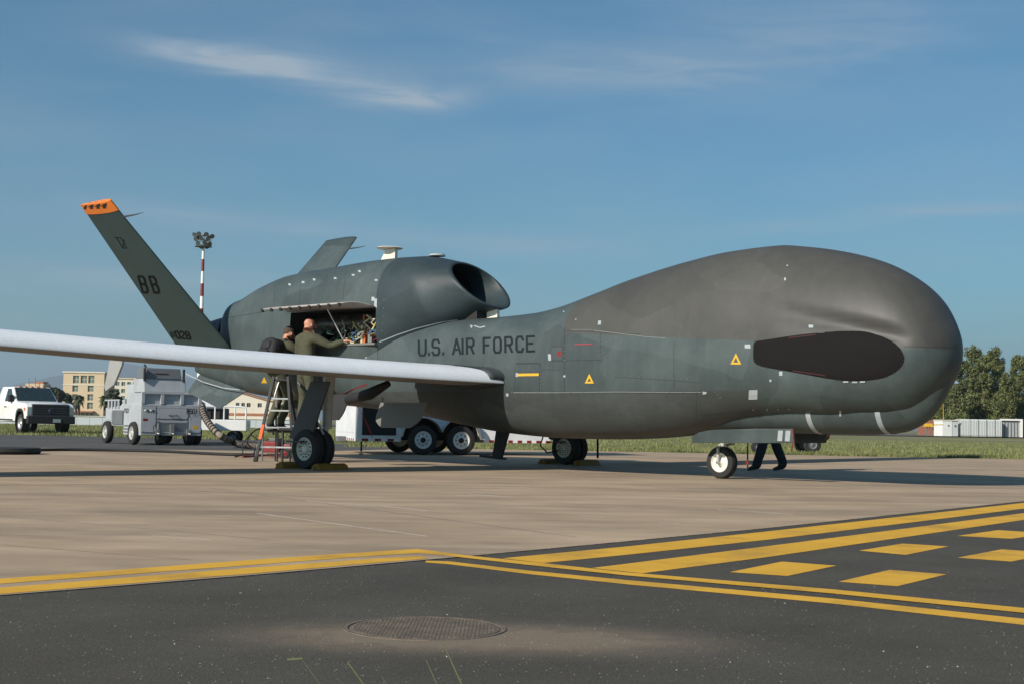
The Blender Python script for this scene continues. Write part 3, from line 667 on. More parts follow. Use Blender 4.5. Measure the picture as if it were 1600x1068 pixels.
# wing root fillets
for sg in (1, -1):
    rs = []
    for (s, k) in ((.45, 1.35), (.60, 1.28), (.68, 1.16), (.74, 1.08), (.82, 1.035), (.90, 1.012), (.98, .99)):
        ch = 1.85*1.0; P = []; a0 = -3.32-.103*(s-.65)+.07*k-.07; tk = .31*k
        for x in XC: P.append(L(a0+.05*(k-1)-x*ch*(1+.03*(k-1)), s*sg, wz(s)+foil(x, tk/ch)*ch))
        for x in XC[-2:0:-1]: P.append(L(a0+.05*(k-1)-x*ch*(1+.03*(k-1)), s*sg, wz(s)-foil(x, tk/ch)*ch))
        rs.append(P)
    loft(rs).build('wing_root_fairing', DARKP, air, smooth='all')
    mb = MB(); mb.box(-5.0, -3.9, -sg*.95 if sg > 0 else .55, -sg*.55 if sg > 0 else .95, 1.02, 1.25, DARKP)
    # dark fillet lapping over the upper leading edge of the wing
    n_ = 24; ss = np.linspace(.70, 1.36, n_); K = 60; mb = MB(); idx = {}; vs = []; fs = []
    XF = [0+.55*(k/K)**2.2 for k in range(K)][::-1]; prof = [(x, 1) for x in XF]+[(x, -1) for x in XF[::-1][1:22]]
    for i, s in enumerate(ss):
        ch = 1.85-.040*s; tk = (.305-.0062*s); a0 = -3.32-.103*(s-.65)
        for (x, sg2) in prof: vs.append(L(a0-x*ch+.008, s*sg, wz(s)+wfoil(x, tk, ch, sg2)+sg2*.006))
    Kp = len(prof)
    for i in range(n_-1):
        t_ = (1.36-ss[i])/.66; zc_ = wz(ss[i])+.15-.27*(1-math.sqrt(max(0, 1-t_*t_)))
        for j in range(Kp-1):
            q = [i*Kp+j, i*Kp+j+1, (i+1)*Kp+j+1, (i+1)*Kp+j]
            if sum(vs[k].z for k in q)/4 > zc_: fs.append(tuple(q))
    mb.add(vs, fs, DARKP); mb.build('wing_root_lap', DARKP, air, smooth='all')
# drooped flap section seen below the wing
mb = MB()
a0 = D(190, 566, 17.6); 
# --- tail fins
def fin(sg):
    rs = []
    root_le, root_te, root_s, root_z = -10.05, -11.55, .42, 1.78
    tip_le, tip_te, tip_s, tip_z = -10.46, -11.38, 2.84, 4.36
    if sg > 0: root_le, root_te = -9.95, -11.55
    d = Vector((0, -(tip_s-root_s)*sg, tip_z-root_z)); nrm = Vector((1, 0, 0)).cross(d).normalized()
    for f in [0, .1, .2, .3, .4, .5, .6, .7, .8, .9, .94, .98, 1.0]:
        le = root_le+(tip_le-root_le)*f; te = root_te+(tip_te-root_te)*f; s = root_s+(tip_s-root_s)*f; z = root_z+(tip_z-root_z)*f; ch = le-te
        tk = .11*(1 if f < 1 else .7); P = []
        for x in XC: P.append(L(le-x*ch, s*sg, z)+nrm*foil(x, tk)*ch)
        for x in XC[-2:0:-1]: P.append(L(le-x*ch, s*sg, z)-nrm*foil(x, tk)*ch)
        rs.append(P)
    mb = MB(); M = len(rs[0]); fs = []; mm = []
    o = loft(rs).build('tail_fin', TAILP if sg > 0 else GREY, air, smooth='all')
    return o, nrm
f1_, nr1 = fin(1); f2_, nr2 = fin(-1)
tag(f1_, 'dark grey starboard tail fin with orange cap and letters BB'); tag(f2_, 'lighter grey port tail fin rising behind the nacelle')
# probes on the fins
for sg, fo, z0 in ((1, f1_, 4.11), (-1, f2_, 4.10)):
    f = (z0-1.78)/(4.36-1.78); s = .42+(2.84-.42)*f; le = (-9.95 if sg > 0 else -10.05)+f*(-.45)
    mb = MB(); mb.tube([L(le-.06, s*sg, z0), L(le+.25, s*sg, z0+.005), L(le+.52, s*sg, z0+.02)], [.018, .013, .004], DARKP, n=8); mb.build('probe', DARKP, fo, smooth=True)
# --- exhaust shroud
mb = MB(); mb.lathe([(0, .30), (.22, .29), (.55, .24), (.60, .215), (.45, .20), (0, .20)], L(-10.75, 0, 2.28), (-1, 0, .0), n=28); mb.build('exhaust_nozzle', mat('burnt_metal', (.06, .055, .06), .4, metal=.7, var=.3), air, smooth=True)
mb = MB(); mb.prism([L(-10.2, -.28, 1.9), L(-11.45, -.28, 1.75), L(-11.5, -.28, 2.02), L(-11.2, -.28, 2.08), L(-10.75, -.28, 2.25), L(-10.5, -.28, 2.5), L(-10.2, -.28, 2.5)], (0, .12, 0)); mb.build('exhaust_side_fairing', mat('navy_fairing', (.018, .026, .038), .5), air, bevel=.02)
# --- mast antenna on nacelle
mb = MB(); mb.prism([L(-6.75, .035, 3.36), L(-6.40, .035, 3.36), L(-6.40, .03, 3.56), L(-6.62, .03, 3.56)], (0, .07, 0)); ma = mb.build('antenna_mast', mat('antenna_white', (.75, .70, .60), .5), air, bevel=.01)
mb = MB(); mb.lathe([(-.012, .02), (-.012, .20), (.0, .225), (.014, .20), (.02, .02)], L(-6.56, 0, 3.575), (0, 0, 1), n=28); mb.build('antenna_disc', MATS['antenna_white'], ma, smooth=True)
mb = MB(); mb.lathe([(0, .14), (.03, .12), (.05, .02)], L(-5.45, 0, 3.37), (0, 0, 1), TAPE, n=18); mb.build('dome_antenna', TAPE, air, smooth=True)
mb = MB(); mb.box(-4.32, -4.10, -.03, .03, 2.28, 2.46, MATS['antenna_white']); mb.build('intake_pylon', MATS['antenna_white'], air, bevel=.008)
mb = MB(); mb.box(-5.3, -4.35, -.22, .22, 2.2, 2.42, BLACK); mb.build('boundary_diverter', BLACK, air)

# --- landing gear
def wheel(c, r, w, parent, rimr, rimm, holes=0, axis=(0, 1, 0), name='wheel', side=-1, spokes=0):
    c = Vector(c); mb = MB(); h = w/2
    mb.lathe([(-h*.7, rimr*.98), (-h*.92, rimr*1.08), (-h, r*.80), (-h*.86, r*.93), (-h*.5, r*.99), (-h*.18, r), (-h*.16, r*.975), (-h*.10, r*.975), (-h*.08, r), (h*.08, r), (h*.10, r*.975), (h*.16, r*.975), (h*.18, r), (h*.5, r*.99), (h*.86, r*.93), (h, r*.80), (h*.92, rimr*1.08), (h*.7, rimr*.98)], c, axis, RUBBER, n=40)
    ty = mb.build('tyre', RUBBER, parent, smooth=True)
    ax = Vector(axis).normalized(); mb = MB(); hole = holes
    mb.lathe([(h*.9, rimr*1.04), (h*.94, rimr*.98), (h*.72, rimr*.90), (h*.55, rimr*.80), (h*.60, rimr*.45), (h*.78, rimr*.32), (h*.95, rimr*.26), (h*.97, .001)], c, ax*side*-1 if side < 0 else ax, rimm, n=40)
    mb.lathe([(h*.9, rimr*1.04), (h*.5, rimr*.8), (h*.5, .001)], c, ax*side if side < 0 else -ax, rimm, n=32)
    rm = mb.build('rim', rimm, ty, smooth=True)
    if holes:
        d = ax if side > 0 else -ax*side*1; d = ax*(1 if side > 0 else 1)
        face = ax; u = ax.orthogonal().normalized(); v = ax.cross(u); mb = MB()
        for k in range(holes):
            for (rr, hr) in (((.64, .085),) if holes <= 8 else ((.72, .075), (.48, .05))):
                an = 2*math.pi*k/holes+(.26 if rr < .5 else 0)
                p = c+face*(h*.60)+(u*math.cos(an)+v*math.sin(an))*rimr*rr
                mb.lathe([(0, rimr*hr), (.012, rimr*hr*.8), (.0125, .001)], p, face, BLACK, n=8)
        mb.build('hub_holes', BLACK, rm)['kind'] = 'stuff'
    return ty
GD = mat('gear_door_blue_grey', (.030, .040, .050), .55, var=.1)
def main_gear(sg):
    s0 = 2.925*sg; a = -4.945
    q_ = s0-.17; mb = MB(); mb.tube([L(a+.02, s0, .30), L(a+.04, q_, .62)], .045, STEEL, 14); mb.tube([L(a+.04, q_, .58), L(a+.04, q_, .98), L(a+.06, q_, 1.32)], [.066, .074, .09], GEARW, 14)
    mb.tube([L(a, s0-.19, .285), L(a, s0+.19, .285)], .035, STEEL, 12)
    mb.tube([L(a+.03, s0, .66), L(a+.16, s0, .50), L(a+.03, s0, .36)], .018, GEARW, 8)
    mb.tube([L(a-.05, s0, .95), L(a-.42, s0, 1.24)], .024, DARKP, 8)
    mb.tube([L(a+.07, s0+.05, 1.2), L(a+.085, s0+.05, .8), L(a+.07, s0+.06, .45)], .012, BLACK, 6)
    mb.tube([L(a-.06, s0-.05, 1.1), L(a-.09, s0-.05, .7), L(a-.05, s0-.03, .4)], .010, BLACK, 6)
    mb.box(a-.05, a+.1, -s0-.05, -s0+.05, .84, .92, GEARW)
    g = mb.build('main_gear_leg', GEARW, air, smooth=True)
    for k, o_ in ((1, .145), (-1, -.055)): wheel(L(a, s0+o_, .285), .285, .165, g, .158, RIMS, holes=12 if k == 1 else 0, axis=(0, -1, 0), side=1)
    # leg door (in front of the leg, trailing from the wing)
    x = s0+.13
    mb = MB(); pr = [(-4.47, 1.24), (-4.88, 1.24), (-5.12, .80), (-5.32, .44), (-5.06, .375), (-4.84, .41), (-4.68, .8)]
    mb.prism([L(p[0], x+.06, p[1]) for p in pr], (0, .03, 0)); mb.build('gear_leg_door', GD, air, bevel=.012)
    mb = MB(); mb.box(-5.26, -4.92, -x-.16, -x-.0, .375, .395, GD); mb.build('door_foot_plate', GD, air, bevel=.005)
main_gear(1); main_gear(-1)
# inboard curved gear doors, hanging open under the fuselage
def curved_door(name, a0, a1, s0, z0, z1, bow, m, taper=.12, mi=None):
    rs = []; n = 14; mb = MB(); vs = []
    for i in range(n+1):
        f = i/n; z = z1+(z0-z1)*f; s = s0+bow*math.sin(f*1.5); cc = 1-max(0, f-.55)**2*1.9
        mid = (a0+a1)/2; hw = (a1-a0)/2*cc
        for q in np.linspace(-1, 1, 9): vs.append(L(mid+hw*q-taper*f, s, z))
    fs = [(9*i+j, 9*i+j+1, 9*i+j+10, 9*i+j+9) for i in range(n) for j in range(8)]
    mb.add(vs, fs); o = mb.build(name, m, air, smooth='all')
    md = o.modifiers.new('t', 'SOLIDIFY'); md.thickness = .02
    dg = bpy.context.evaluated_depsgraph_get(); me = bpy.data.meshes.new_from_object(o.evaluated_get(dg)); o.modifiers.clear(); o.data = me; me.set_sharp_from_angle(angle=R(40)); return o
DOORG = mat('door_inner_grey', (.155, .155, .145), .6, var=.08, scale=3)
curved_door('inboard_gear_door', -5.28, -4.30, 1.35, .60, .98, .04, DOORG)
curved_door('inboard_gear_door', -6.15, -5.75, 1.55, .70, 1.1, .06, BLACK)
# belly blade and hoses below
mb = MB(); mb.prism([L(-4.12, -.02, .62), L(-3.86, -.02, .62), L(-4.02, -.02, .16), L(-4.20, -.02, .16)], (0, .05, 0)); mb.prism([L(-4.5, -.06, .20), L(-4.05, -.06, .16), L(-4.05, -.06, .135), L(-4.5, -.06, .165)], (0, .14, 0)); mb.build('belly_blade_antenna', BLACK, air)
mb = MB(); mb.prism([L(-8.95, .0, 1.1), L(-8.72, .0, 1.1), L(-8.85, .0, .62), L(-9.0, .0, .62)], (0, .05, 0)); mb.lathe([(0, .001), (0, .13), (.02, .12), (.022, .001)], L(-9.0, -.02, .60), (0, 0, 1), n=20); mb.build('belly_blade_antenna', BLACK, air)
# hardware hanging below the belly and at the wing root
mb = MB(); mb.prism([L(-4.15, -2.1, .60), L(-5.35, -2.1, .60), L(-5.45, -2.1, .53), L(-5.2, -2.1, .50), L(-4.3, -2.1, .50)], (0, .04, 0)); mb.build('far_gear_bay_door', BLACK, air, bevel=.01)
mb = MB(); mb.prism([L(-3.55, -2.3, .62), L(-4.55, -2.3, .62), L(-4.5, -2.3, .50), L(-3.9, -2.3, .54)], (0, .04, 0)); mb.build('far_gear_bay_door', BLACK, air, bevel=.01)
for (pp, rr_) in (([(-5.05, -2.65, .58), (-5.32, -2.6, .48), (-5.38, -2.6, .32), (-5.22, -2.6, .20), (-5.02, -2.65, .24)], .014), ([(-4.35, -2.5, .56), (-4.28, -2.5, .36), (-4.36, -2.5, .20)], .016), ([(-4.05, -2.5, .56), (-4.04, -2.5, .14)], .018)):
    mb = MB(); mb.tube([L(*q) for q in pp], rr_, BLACK, 8); mb.build('brake_hose', BLACK, air, smooth='all')
mb = MB(); mb.tube([L(-4.75, 1.7, 1.26), L(-5.1, 1.75, 1.10), L(-5.5, 1.85, 1.0)], [.05, .09, .06], BLACK, 14); mb.build('door_actuator', BLACK, air, smooth='all')
# nose gear
mb = MB(); mb.tube([L(0, .0, .33), L(.02, 0, .80)], .035, GEARW, 12)
mb.tube([L(0, .105, .22), L(0, .105, .40), L(-.02, .03, .45)], [.022, .02, .022], GEARW, 8); mb.tube([L(0, -.105, .22), L(0, -.105, .40), L(-.02, -.03, .45)], .02, GEARW, 8)
mb.tube([L(0, .13, .22), L(0, -.13, .22)], .022, STEEL, 10); mb.tube([L(.06, 0, .42), L(.3, 0, .68)], .016, DARKP, 8)
mb.tube([L(.10, .06, .46), L(.22, .06, .47), L(.27, .05, .60)], .013, BLACK, 6)
ng = mb.build('nose_gear_leg', GEARW, air, smooth=True)
wheel(L(0, 0, .22), .22, .155, ng, .128, RIMW, holes=0, axis=(0, -1, 0), side=1)
mb = MB(); mb.tube([L(.40, 0, .62), L(.40, 0, .14)], .012, BLACK, 6); mb.lathe([(0, .02), (.05, .02)], L(.4, 0, .20), (0, 0, 1), RED, n=8); mb.build('tow_pin', BLACK, air)
mb = MB(); mb.prism([L(-.22, .40, .475), L(1.34, .40, .51), L(1.34, .44, .69), L(.8, .44, .685), L(.1, .44, .655), L(-.1, .43, .62), L(-.22, .42, .56)], (0, .022, 0)); ngd = mb.build('nose_gear_door', GREY, air, bevel=.006)
for (q0, q1) in ((1.09, 1.16), (1.20, 1.27)):
    mb = MB(); mb.prism([L(q0, .408, .53), L(q1, .408, .53), L(q1+.03, .438, .665), L(q0+.03, .438, .665)], (0, -.003, 0)); mb.build('white_tape', TAPE, ngd)
mb = MB(); mb.prism([L(1.325, .409, .52), L(1.34, .409, .52), L(1.34, .441, .69), L(1.325, .441, .68)], (0, -.005, 0)); mb.build('red_edge', RED, ngd)
mb = MB(); mb.prism([L(-.22, -.40, .475), L(1.34, -.40, .51), L(1.34, -.44, .69), L(-.22, -.42, .6)], (0, .02, 0)); mb.build('nose_gear_door', GREY, air)
# open lower engine cowl door under the tail
mb = MB(); mb.prism([L(-9.87, .30, 1.20), L(-11.29, .30, 1.50), L(-11.47, .42, 1.17), L(-10.39, .50, .87)], (0, .03, 0)); mb.build('open_cowl_door', GREY, air, bevel=.008)
mb = MB(); mb.tube([L(-11.6, .37, 1.52), L(-11.0, .42, 1.36), L(-10.4, .43, 1.25), L(-9.9, .42, 1.21)], .010, TAPE, 6); mb.build('door_seal', TAPE, air)
# pale panel hanging below the wing, far left
mb = MB(); q = [AMI @ D(x, y, 30.5) for x, y in ((172, 560), (192, 560), (190, 570), (178, 600), (165, 610), (163, 604))]; mb.prism(q, (0.0, .05, 0)); o = mb.build('drooped_tail_panel', mat('panel_pale_grey', (.34, .35, .34), .6), air)

# --- open bay door
mb = MB(); h0, h1 = L(-8.15, .80, 2.51), L(-6.03, .80, 2.51); o0, o1 = L(-8.15, 1.38, 2.51), L(-6.25, 1.38, 2.53)
vs = []; 
for i in range(7):
    f = i/6; a = h0.lerp(h1, .0)+(o0-h0)*f; b = h1+(o1-h1)*f; up = Vector((0, 0, .05*math.sin(f*math.pi)*1.0))
    vs += [a+up, b+up]
mb.add(vs, [(2*i, 2*i+1, 2*i+3, 2*i+2) for i in range(6)])
bd = mb.build('bay_door', mat('door_liner_pale', (.36, .33, .31), .6, var=.1, scale=4), air, smooth='all')
md = bd.modifiers.new('t', 'SOLIDIFY'); md.thickness = .018; md.offset = 0
dg = bpy.context.evaluated_depsgraph_get(); me = bpy.data.meshes.new_from_object(bd.evaluated_get(dg)); bd.modifiers.clear(); bd.data = me
for i in range(9):
    f = i/8; p = o0.lerp(o1, f); mb = MB(); mb.box(p.x-.025, p.x+.025, p.y-.012, p.y+.02, p.z-.045, p.z+.01, BLACK); mb.build('door_latch', BLACK, bd)
mb = MB(); mb.tube([L(-6.95, 1.0, 2.50), L(-6.72, .82, 1.97)], .011, ALU, 8); mb.build('prop_rod', ALU, bd)
# machinery in the bay
def cable(n, a0, a1, cols, name):
    for i in range(n):
        m = random.choice(cols); mb = MB(); p = [L(random.uniform(a0, a1), random.uniform(.45, .74), random.uniform(BZ0+.03, BZ0+.22))]
        for k in range(5): p.append(p[-1]+Vector((random.uniform(-.13, .13), random.uniform(-.07, .07), random.uniform(-.04, .12))))
        p = [Vector((min(max(q.x, BAYA+.03), BAYB-.03), min(max(q.y, -.74), -.24), min(max(q.z, BZ0+.01), BZ1-.05))) for q in p]
        # smooth
        sm = []
        for k in range(len(p)-1):
            for t in (0, .33, .66): sm.append(p[k].lerp(p[k+1], t))
        mb.tube(sm, random.uniform(.006, .014), m, 6); mb.build(name, m, air, smooth=True)
WCAB = mat('cable_cream', (.55, .50, .36), .6); BCAB = mat('cable_blue', (.03, .10, .25), .5); OCAB = mat('cable_orange', (.5, .12, .03), .5); GCAB = mat('cable_green', (.05, .14, .05), .5); YLAB = mat('label_yellow', (.55, .50, .10), .6)
cable(34, -6.80, -6.10, [WCAB, ALU, WCAB, BCAB, OCAB, GCAB, ALU, WCAB, REDF, YLAB], 'engine_cable')
cable(14, -8.0, -6.8, [STEEL, BLACK, DARKP, STEEL, GCAB], 'engine_pipe')
for (a, s, z, w_, hgt, m) in [(-6.58, .55, 1.95, .05, .30, WCAB), (-6.28, .5, 2.10, .14, .10, YLAB), (-6.33, .62, 1.95, .09, .14, STEEL), (-6.45, .62, 1.94, .06, .16, OCAB), (-6.15, .45, 1.96, .12, .28, DARKP), (-7.2, .42, 1.95, .5, .16, BLACK), (-7.9, .4, 2.0, .2, .35, DARKP), (-6.9, .60, 1.95, .06, .10, STEEL), (-6.75, .62, 1.94, .09, .045, WCAB)]:
    mb = MB(); mb.box(a, a+w_, -s-.05, -s+.05, z, z+hgt, m); mb.build('equipment_box', m, air, bevel=.008)
mb = MB(); mb.lathe([(0, .13), (.3, .17), (1.5, .17), (1.9, .12)], L(-6.15, .32, 2.3), (-1, 0, 0), mat('engine_casing', (.12, .11, .10), .4, metal=.7, var=.2), n=24); mb.build('engine_casing', None, air, smooth=True)
mb = MB(); mb.box(BAYA, BAYB, -.80, -.70, BZ0-.02, BZ0+.012, DOORG); mb.build('bay_sill', DOORG, air)

# --- surface markings, laid on the skin by casting reference rays
def bvh(obs):
    vs = []; fs = []
    for o in obs:
        k = len(vs); vs += [v.co.copy() for v in o.data.vertices]; fs += [tuple(k+i for i in p.vertices) for p in o.data.polygons]
    return BVHTree.FromPolygons(vs, fs)
HULL = bvh([rad, bel, fus, nac, pod]); FINT = bvh([f1_]); 
CAMP = AMI @ Vector((0, 0, CH))
def hit(px, py, T):
    d = (AMI.to_3x3() @ ray(px, py)).normalized(); h = T.ray_cast(CAMP, d, 60)
    return (h[0], h[1] if h[1].dot(d) < 0 else -h[1], h[3]) if h[0] else None
def decal(mb, quad, T=None, off=.003, nx=None, ny=None):
    T = T or HULL
    q = [Vector(p) for p in quad]
    nx = nx or max(1, int(max((q[1]-q[0]).length, (q[2]-q[3]).length)/6)); ny = ny or max(1, int(max((q[3]-q[0]).length, (q[2]-q[1]).length)/6))
    g = []
    for j in range(ny+1):
        for i in range(nx+1):
            p = q[0].lerp(q[1], i/nx).lerp(q[3].lerp(q[2], i/nx), j/ny); h = hit(p.x, p.y, T)
            if h is None: return
            g.append(h[0]+h[1]*off)
    if max((g[i]-g[i+1]).length for i in range(len(g)-1) if (i+1) % (nx+1)) > .6: return
    mb.add(g, [(j*(nx+1)+i, j*(nx+1)+i+1, (j+1)*(nx+1)+i+1, (j+1)*(nx+1)+i) for j in range(ny) for i in range(nx)])
def line(mb, pts, w, T=None, off=.0022):
    for a, b in zip(pts[:-1], pts[1:]):
        a = Vector(a); b = Vector(b); d = (b-a).normalized(); n = Vector((-d.y, d.x))*w/2; decal(mb, (a-n, b-n, b+n, a+n), T, off)
GL = {'U': [[(0, 1), (0, .18), (.2, 0), (.8, 0), (1, .18), (1, 1)]], 'S': [[(1, .8), (.8, 1), (.2, 1), (0, .82), (0, .62), (.15, .52), (.85, .48), (1, .38), (1, .18), (.8, 0), (.2, 0), (0, .2)]],
      'A': [[(0, 0), (.5, 1), (1, 0)], [(.2, .3), (.8, .3)]], 'I': [[(.5, 0), (.5, 1)]], 'R': [[(0, 0), (0, 1), (.8, 1), (1, .85), (1, .6), (.8, .48), (0, .48)], [(.55, .48), (1, 0)]],
      'F': [[(0, 0), (0, 1), (1, 1)], [(0, .52), (.75, .52)]], 'O': [[(.2, 0), (0, .18), (0, .82), (.2, 1), (.8, 1), (1, .82), (1, .18), (.8, 0), (.2, 0)]],
      'C': [[(1, .78), (.8, 1), (.2, 1), (0, .82), (0, .18), (.2, 0), (.8, 0), (1, .22)]], 'E': [[(1, 1), (0, 1), (0, 0), (1, 0)], [(0, .52), (.75, .52)]],
      'B': [[(0, 0), (0, 1), (.78, 1), (1, .85), (1, .64), (.8, .52), (1, .4), (1, .15), (.78, 0), (0, 0)], [(0, .52), (.8, .52)]],
      '0': [[(.2, 0), (0, .18), (0, .82), (.2, 1), (.8, 1), (1, .82), (1, .18), (.8, 0), (.2, 0)]], '2': [[(0, .8), (.2, 1), (.8, 1), (1, .82), (1, .6), (0, .18), (0, 0), (1, 0)]],
      '8': [[(.2, .52), (0, .66), (0, .85), (.2, 1), (.8, 1), (1, .85), (1, .66), (.8, .52), (.2, .52), (0, .38), (0, .15), (.2, 0), (.8, 0), (1, .15), (1, .38), (.8, .52)]],
      'P': [[(0, 0), (0, 1), (.8, 1), (1, .85), (1, .6), (.8, .46), (0, .46)]], '1': [[(.2, .8), (.5, 1), (.5, 0)]], 'V': [[(0, 1), (.5, 0), (1, 1)]], '.': [[(.3, 0), (.3, .14)]]}
def glyph(ch, org, ux, uy, w, put):
    # strokes as quads, each a hair above the one before
    org, ux, uy = Vector(org), Vector(ux), Vector(uy); k = 0
    for st in GL[ch]:
        for a, b in zip(st[:-1], st[1:]):
            A = org+ux*a[0]+uy*a[1]; B = org+ux*b[0]+uy*b[1]; d = (B-A).normalized(); n = Vector((-d.y, d.x))*w/2; e = d*w*.32
            put((A-e-n, B+e-n, B+e+n, A-e+n), k); k += 1
def text_px(name, items, w, m, T, parent, off0=.003):
    for (ch, org, ux, uy) in items:
        mb = MB(); glyph(ch, org, ux, uy, w, lambda q, k: decal(mb, q, T, off0+.0004*k, nx=6, ny=1))
        if mb.f: mb.build(name, m, parent, fix=False)
bl = lambda x: 556.3+(x-653)*(-6.9/183)
its = []
for ch, z0, z1 in (('U', 219, 262), ('S', 304, 346), ('A', 432, 478), ('I', 486, 498), ('R', 519, 561), ('F', 624, 664), ('O', 689, 731), ('R', 759, 801), ('C', 829, 871), ('E', 894, 941), ('.', 278, 292), ('.', 366, 380)):
    x0, x1 = 600+z0/4, 600+z1/4; y0, y1 = bl(x0)-1.2, bl(x1)-1.2
    its.append((ch, (x0, y0), (x1-x0, y1-y0), (-.3, -23.0 if ch != '.' else -20)))
text_px('painted_letter', its, 3.3, INK, HULL, fus)
# tail codes on the near fin
for ch, o_, ux, uy in (('B', (223.2, 456.4), (8.6, .3), (-7.2, -24.5)), ('B', (241.0, 457.0), (8.4, .2), (-8, -24.8))):
    text_px('tail_letter', [(ch, o_, ux, uy)], 3.2, LETTER, FINT, f1_)
for ch, x in (('0', 277), ('2', 285), ('8', 293)):
    text_px('tail_number', [(ch, (x, 528.0+(x-277)*.06), (5.2, .3), (-4.0, -11))], 2.1, LETTER, FINT, f1_)
for ch, x in (('0', 268), ('1', 272)):
    text_px('tail_number', [(ch, (x, 526.4), (3.0, .2), (-2.4, -8))], 1.1, LETTER, FINT, f1_)
# orange fin cap with four dark crosses
mb = MB(); decal(mb, ((125, 312.8), (165, 309.6), (174.5, 325.5), (133.5, 330.5)), FINT, .003, nx=6, ny=3)
# cap: a thin sleeve over the fin tip
def sleeve(fo, nrm, f0, f1, m, grow=.004):
    le0, te0, s0, z0, le1, te1, s1, z1 = -9.95, -11.55, .42, 1.78, -10.46, -11.38, 2.84, 4.36
    rs = []
    for f in (f0, (f0+f1)/2, f1, f1+.004):
        le = le0+(le1-le0)*f+grow*2; te = te0+(te1-te0)*f-grow*2; s = s0+(s1-s0)*f; z = z0+(z1-z0)*f; ch = le-te; tk = .11; P = []
        for x in XC: P.append(L(le-x*ch, s, z)+nrm*(foil(x, tk)*ch+grow))
        for x in XC[-2:0:-1]: P.append(L(le-x*ch, s, z)-nrm*(foil(x, tk)*ch+grow))
        rs.append(P)
    return loft(rs).build('orange_cap', m, fo, smooth=True)
cap = sleeve(f1_, nr1, .945, 1.0, ORANGE)
CAPT = bvh([cap])
for k in range(4):
    c = Vector((132.0+10.0*k, 322.8-.9*k)); sz = 3.2+.35*k; mb = MB()
    for (dx, dy) in ((1, 0), (0, 1)):
        for sg in (1, -1):
            a = Vector((dx, dy))*sg+Vector((.28*dy*sg*-1, 0)); n_ = Vector((-dy, dx))
            e = c+Vector((dx*sz*1.1*sg+(.35*sz*-1*(-dy*sg) if dy else 0), dy*sz*1.35*sg))
            decal(mb, (c-n_*sz*.22, e-n_*sz*.75, e+n_*sz*.75, c+n_*sz*.22), CAPT, .003+.0003*(dx+sg), nx=1, ny=1)
    if mb.f: mb.build('cross_emblem', BLACK, cap, fix=False)
# faint shield emblem on the fin
mb = MB(); line(mb, [(179, 371), (189, 371.5), (198, 388), (193, 388)], 1.4, FINT); line(mb, [(182, 371), (192, 388), (194, 374)], 1.5, FINT, .0035)
if mb.f: mb.build('fin_emblem', INK, f1_, fix=False)
# sensor window cover with laced edge
SP = [(1177, 546), (1178, 536), (1183, 532.5), (1200, 530), (1240, 524), (1290, 518.5), (1330, 517), (1352, 518), (1372, 523), (1392, 532), (1405, 542), (1412, 554), (1413, 562), (1409, 572), (1398, 582), (1380, 590), (1355, 594), (1325, 595), (1290, 590.5), (1250, 583), (1215, 577), (1190, 572), (1180, 567), (1177, 560)]
def blob(name, pts, m, parent, off, T=None, rings_=6, th=0):
    T = T or HULL
    c = Vector((sum(p[0] for p in pts)/len(pts), sum(p[1] for p in pts)/len(pts))); vs = []; n = len(pts)
    h = hit(c.x, c.y, T); vs.append(h[0]+h[1]*off)
    for k in range(1, rings_+1):
        for p in pts:
            q = c.lerp(Vector(p), k/rings_); h = hit(q.x, q.y, T)
            if h is None: return
            vs.append(h[0]+h[1]*(off if k < rings_ or not th else .0005))
    fs = [(0, 1+i, 1+(i+1) % n) for i in range(n)]+[(1+k*n+i, 1+(k+1)*n+i, 1+(k+1)*n+(i+1) % n, 1+k*n+(i+1) % n) for k in range(rings_-1) for i in range(n)]
    mb = MB(); mb.add(vs, fs); return mb.build(name, m, parent, smooth='all', fix=False)
pts = []
for i in range(len(SP)):
    for t in (0, .34, .67):
        p0, p1, p2, p3 = (Vector(SP[(i+j-1) % len(SP)]) for j in range(4)); pts.append(.5*((2*p1)+(p2-p0)*t+(2*p0-5*p1+4*p2-p3)*t*t+(3*p1-p0-3*p2+p3)*t**3))
sc = blob('sensor_window_cover', pts, SENSOR, air, .012, rings_=8, th=1)
cen = Vector((1295, 556))
for i, p in enumerate(pts):
    if i % 2: continue
    d = (p-cen).normalized(); q = p-d*2.0; h = hit(q.x, q.y, HULL)
    if h:
        mb = MB(); mb.lathe([(0, .008), (.013, .007), (.0145, .001)], h[0], h[1], n=6); mb.build('cover_snap', BLACK, sc, fix=False)
for (x, y) in ((1322, 595.5), (1336, 596), (1348, 595.5)): 
    mb = MB(); decal(mb, ((x-4, y-1.3), (x+4, y-1.3), (x+4, y+1.2), (x-4, y+1.2)), None, .014); mb.f and mb.build('white_tape', TAPE, sc, fix=False)
REDFAINT = mat('faded_red_print', (.05, .008, .008), .8, var=.3, scale=30)
for pr_ in ([(1232, 528), (1275, 523)], [(1240, 578.5), (1290, 586)]): mb = MB(); line(mb, pr_, 1.6, None, .0135); mb.build('warning_print', REDFAINT, sc, fix=False)
# warning triangles
for (x, y, r, pn) in ((1150, 561, 9.5, fus), (921, 591.5, 8.2, fus), (413, 593.5, 5, fus)):
    mb = MB(); k = r*.88; A, B, C = Vector((x, y-r)), Vector((x+k, y+r*.82)), Vector((x-k, y+r*.82)); 
    for P, Q, of in ((A, B, .003), (B, C, .0034), (C, A, .0038)):
        d = (Q-P).normalized(); n_ = Vector((-d.y, d.x)); 
        if (Vector((x, y+2))-P).dot(n_) < 0: n_ = -n_
        decal(mb, (P, Q, Q+n_*2.8-d*2, P+n_*2.8+d*2), None, of, nx=2, ny=1)
    if mb.f: mb.build('warning_triangle', YEL, pn, fix=False)
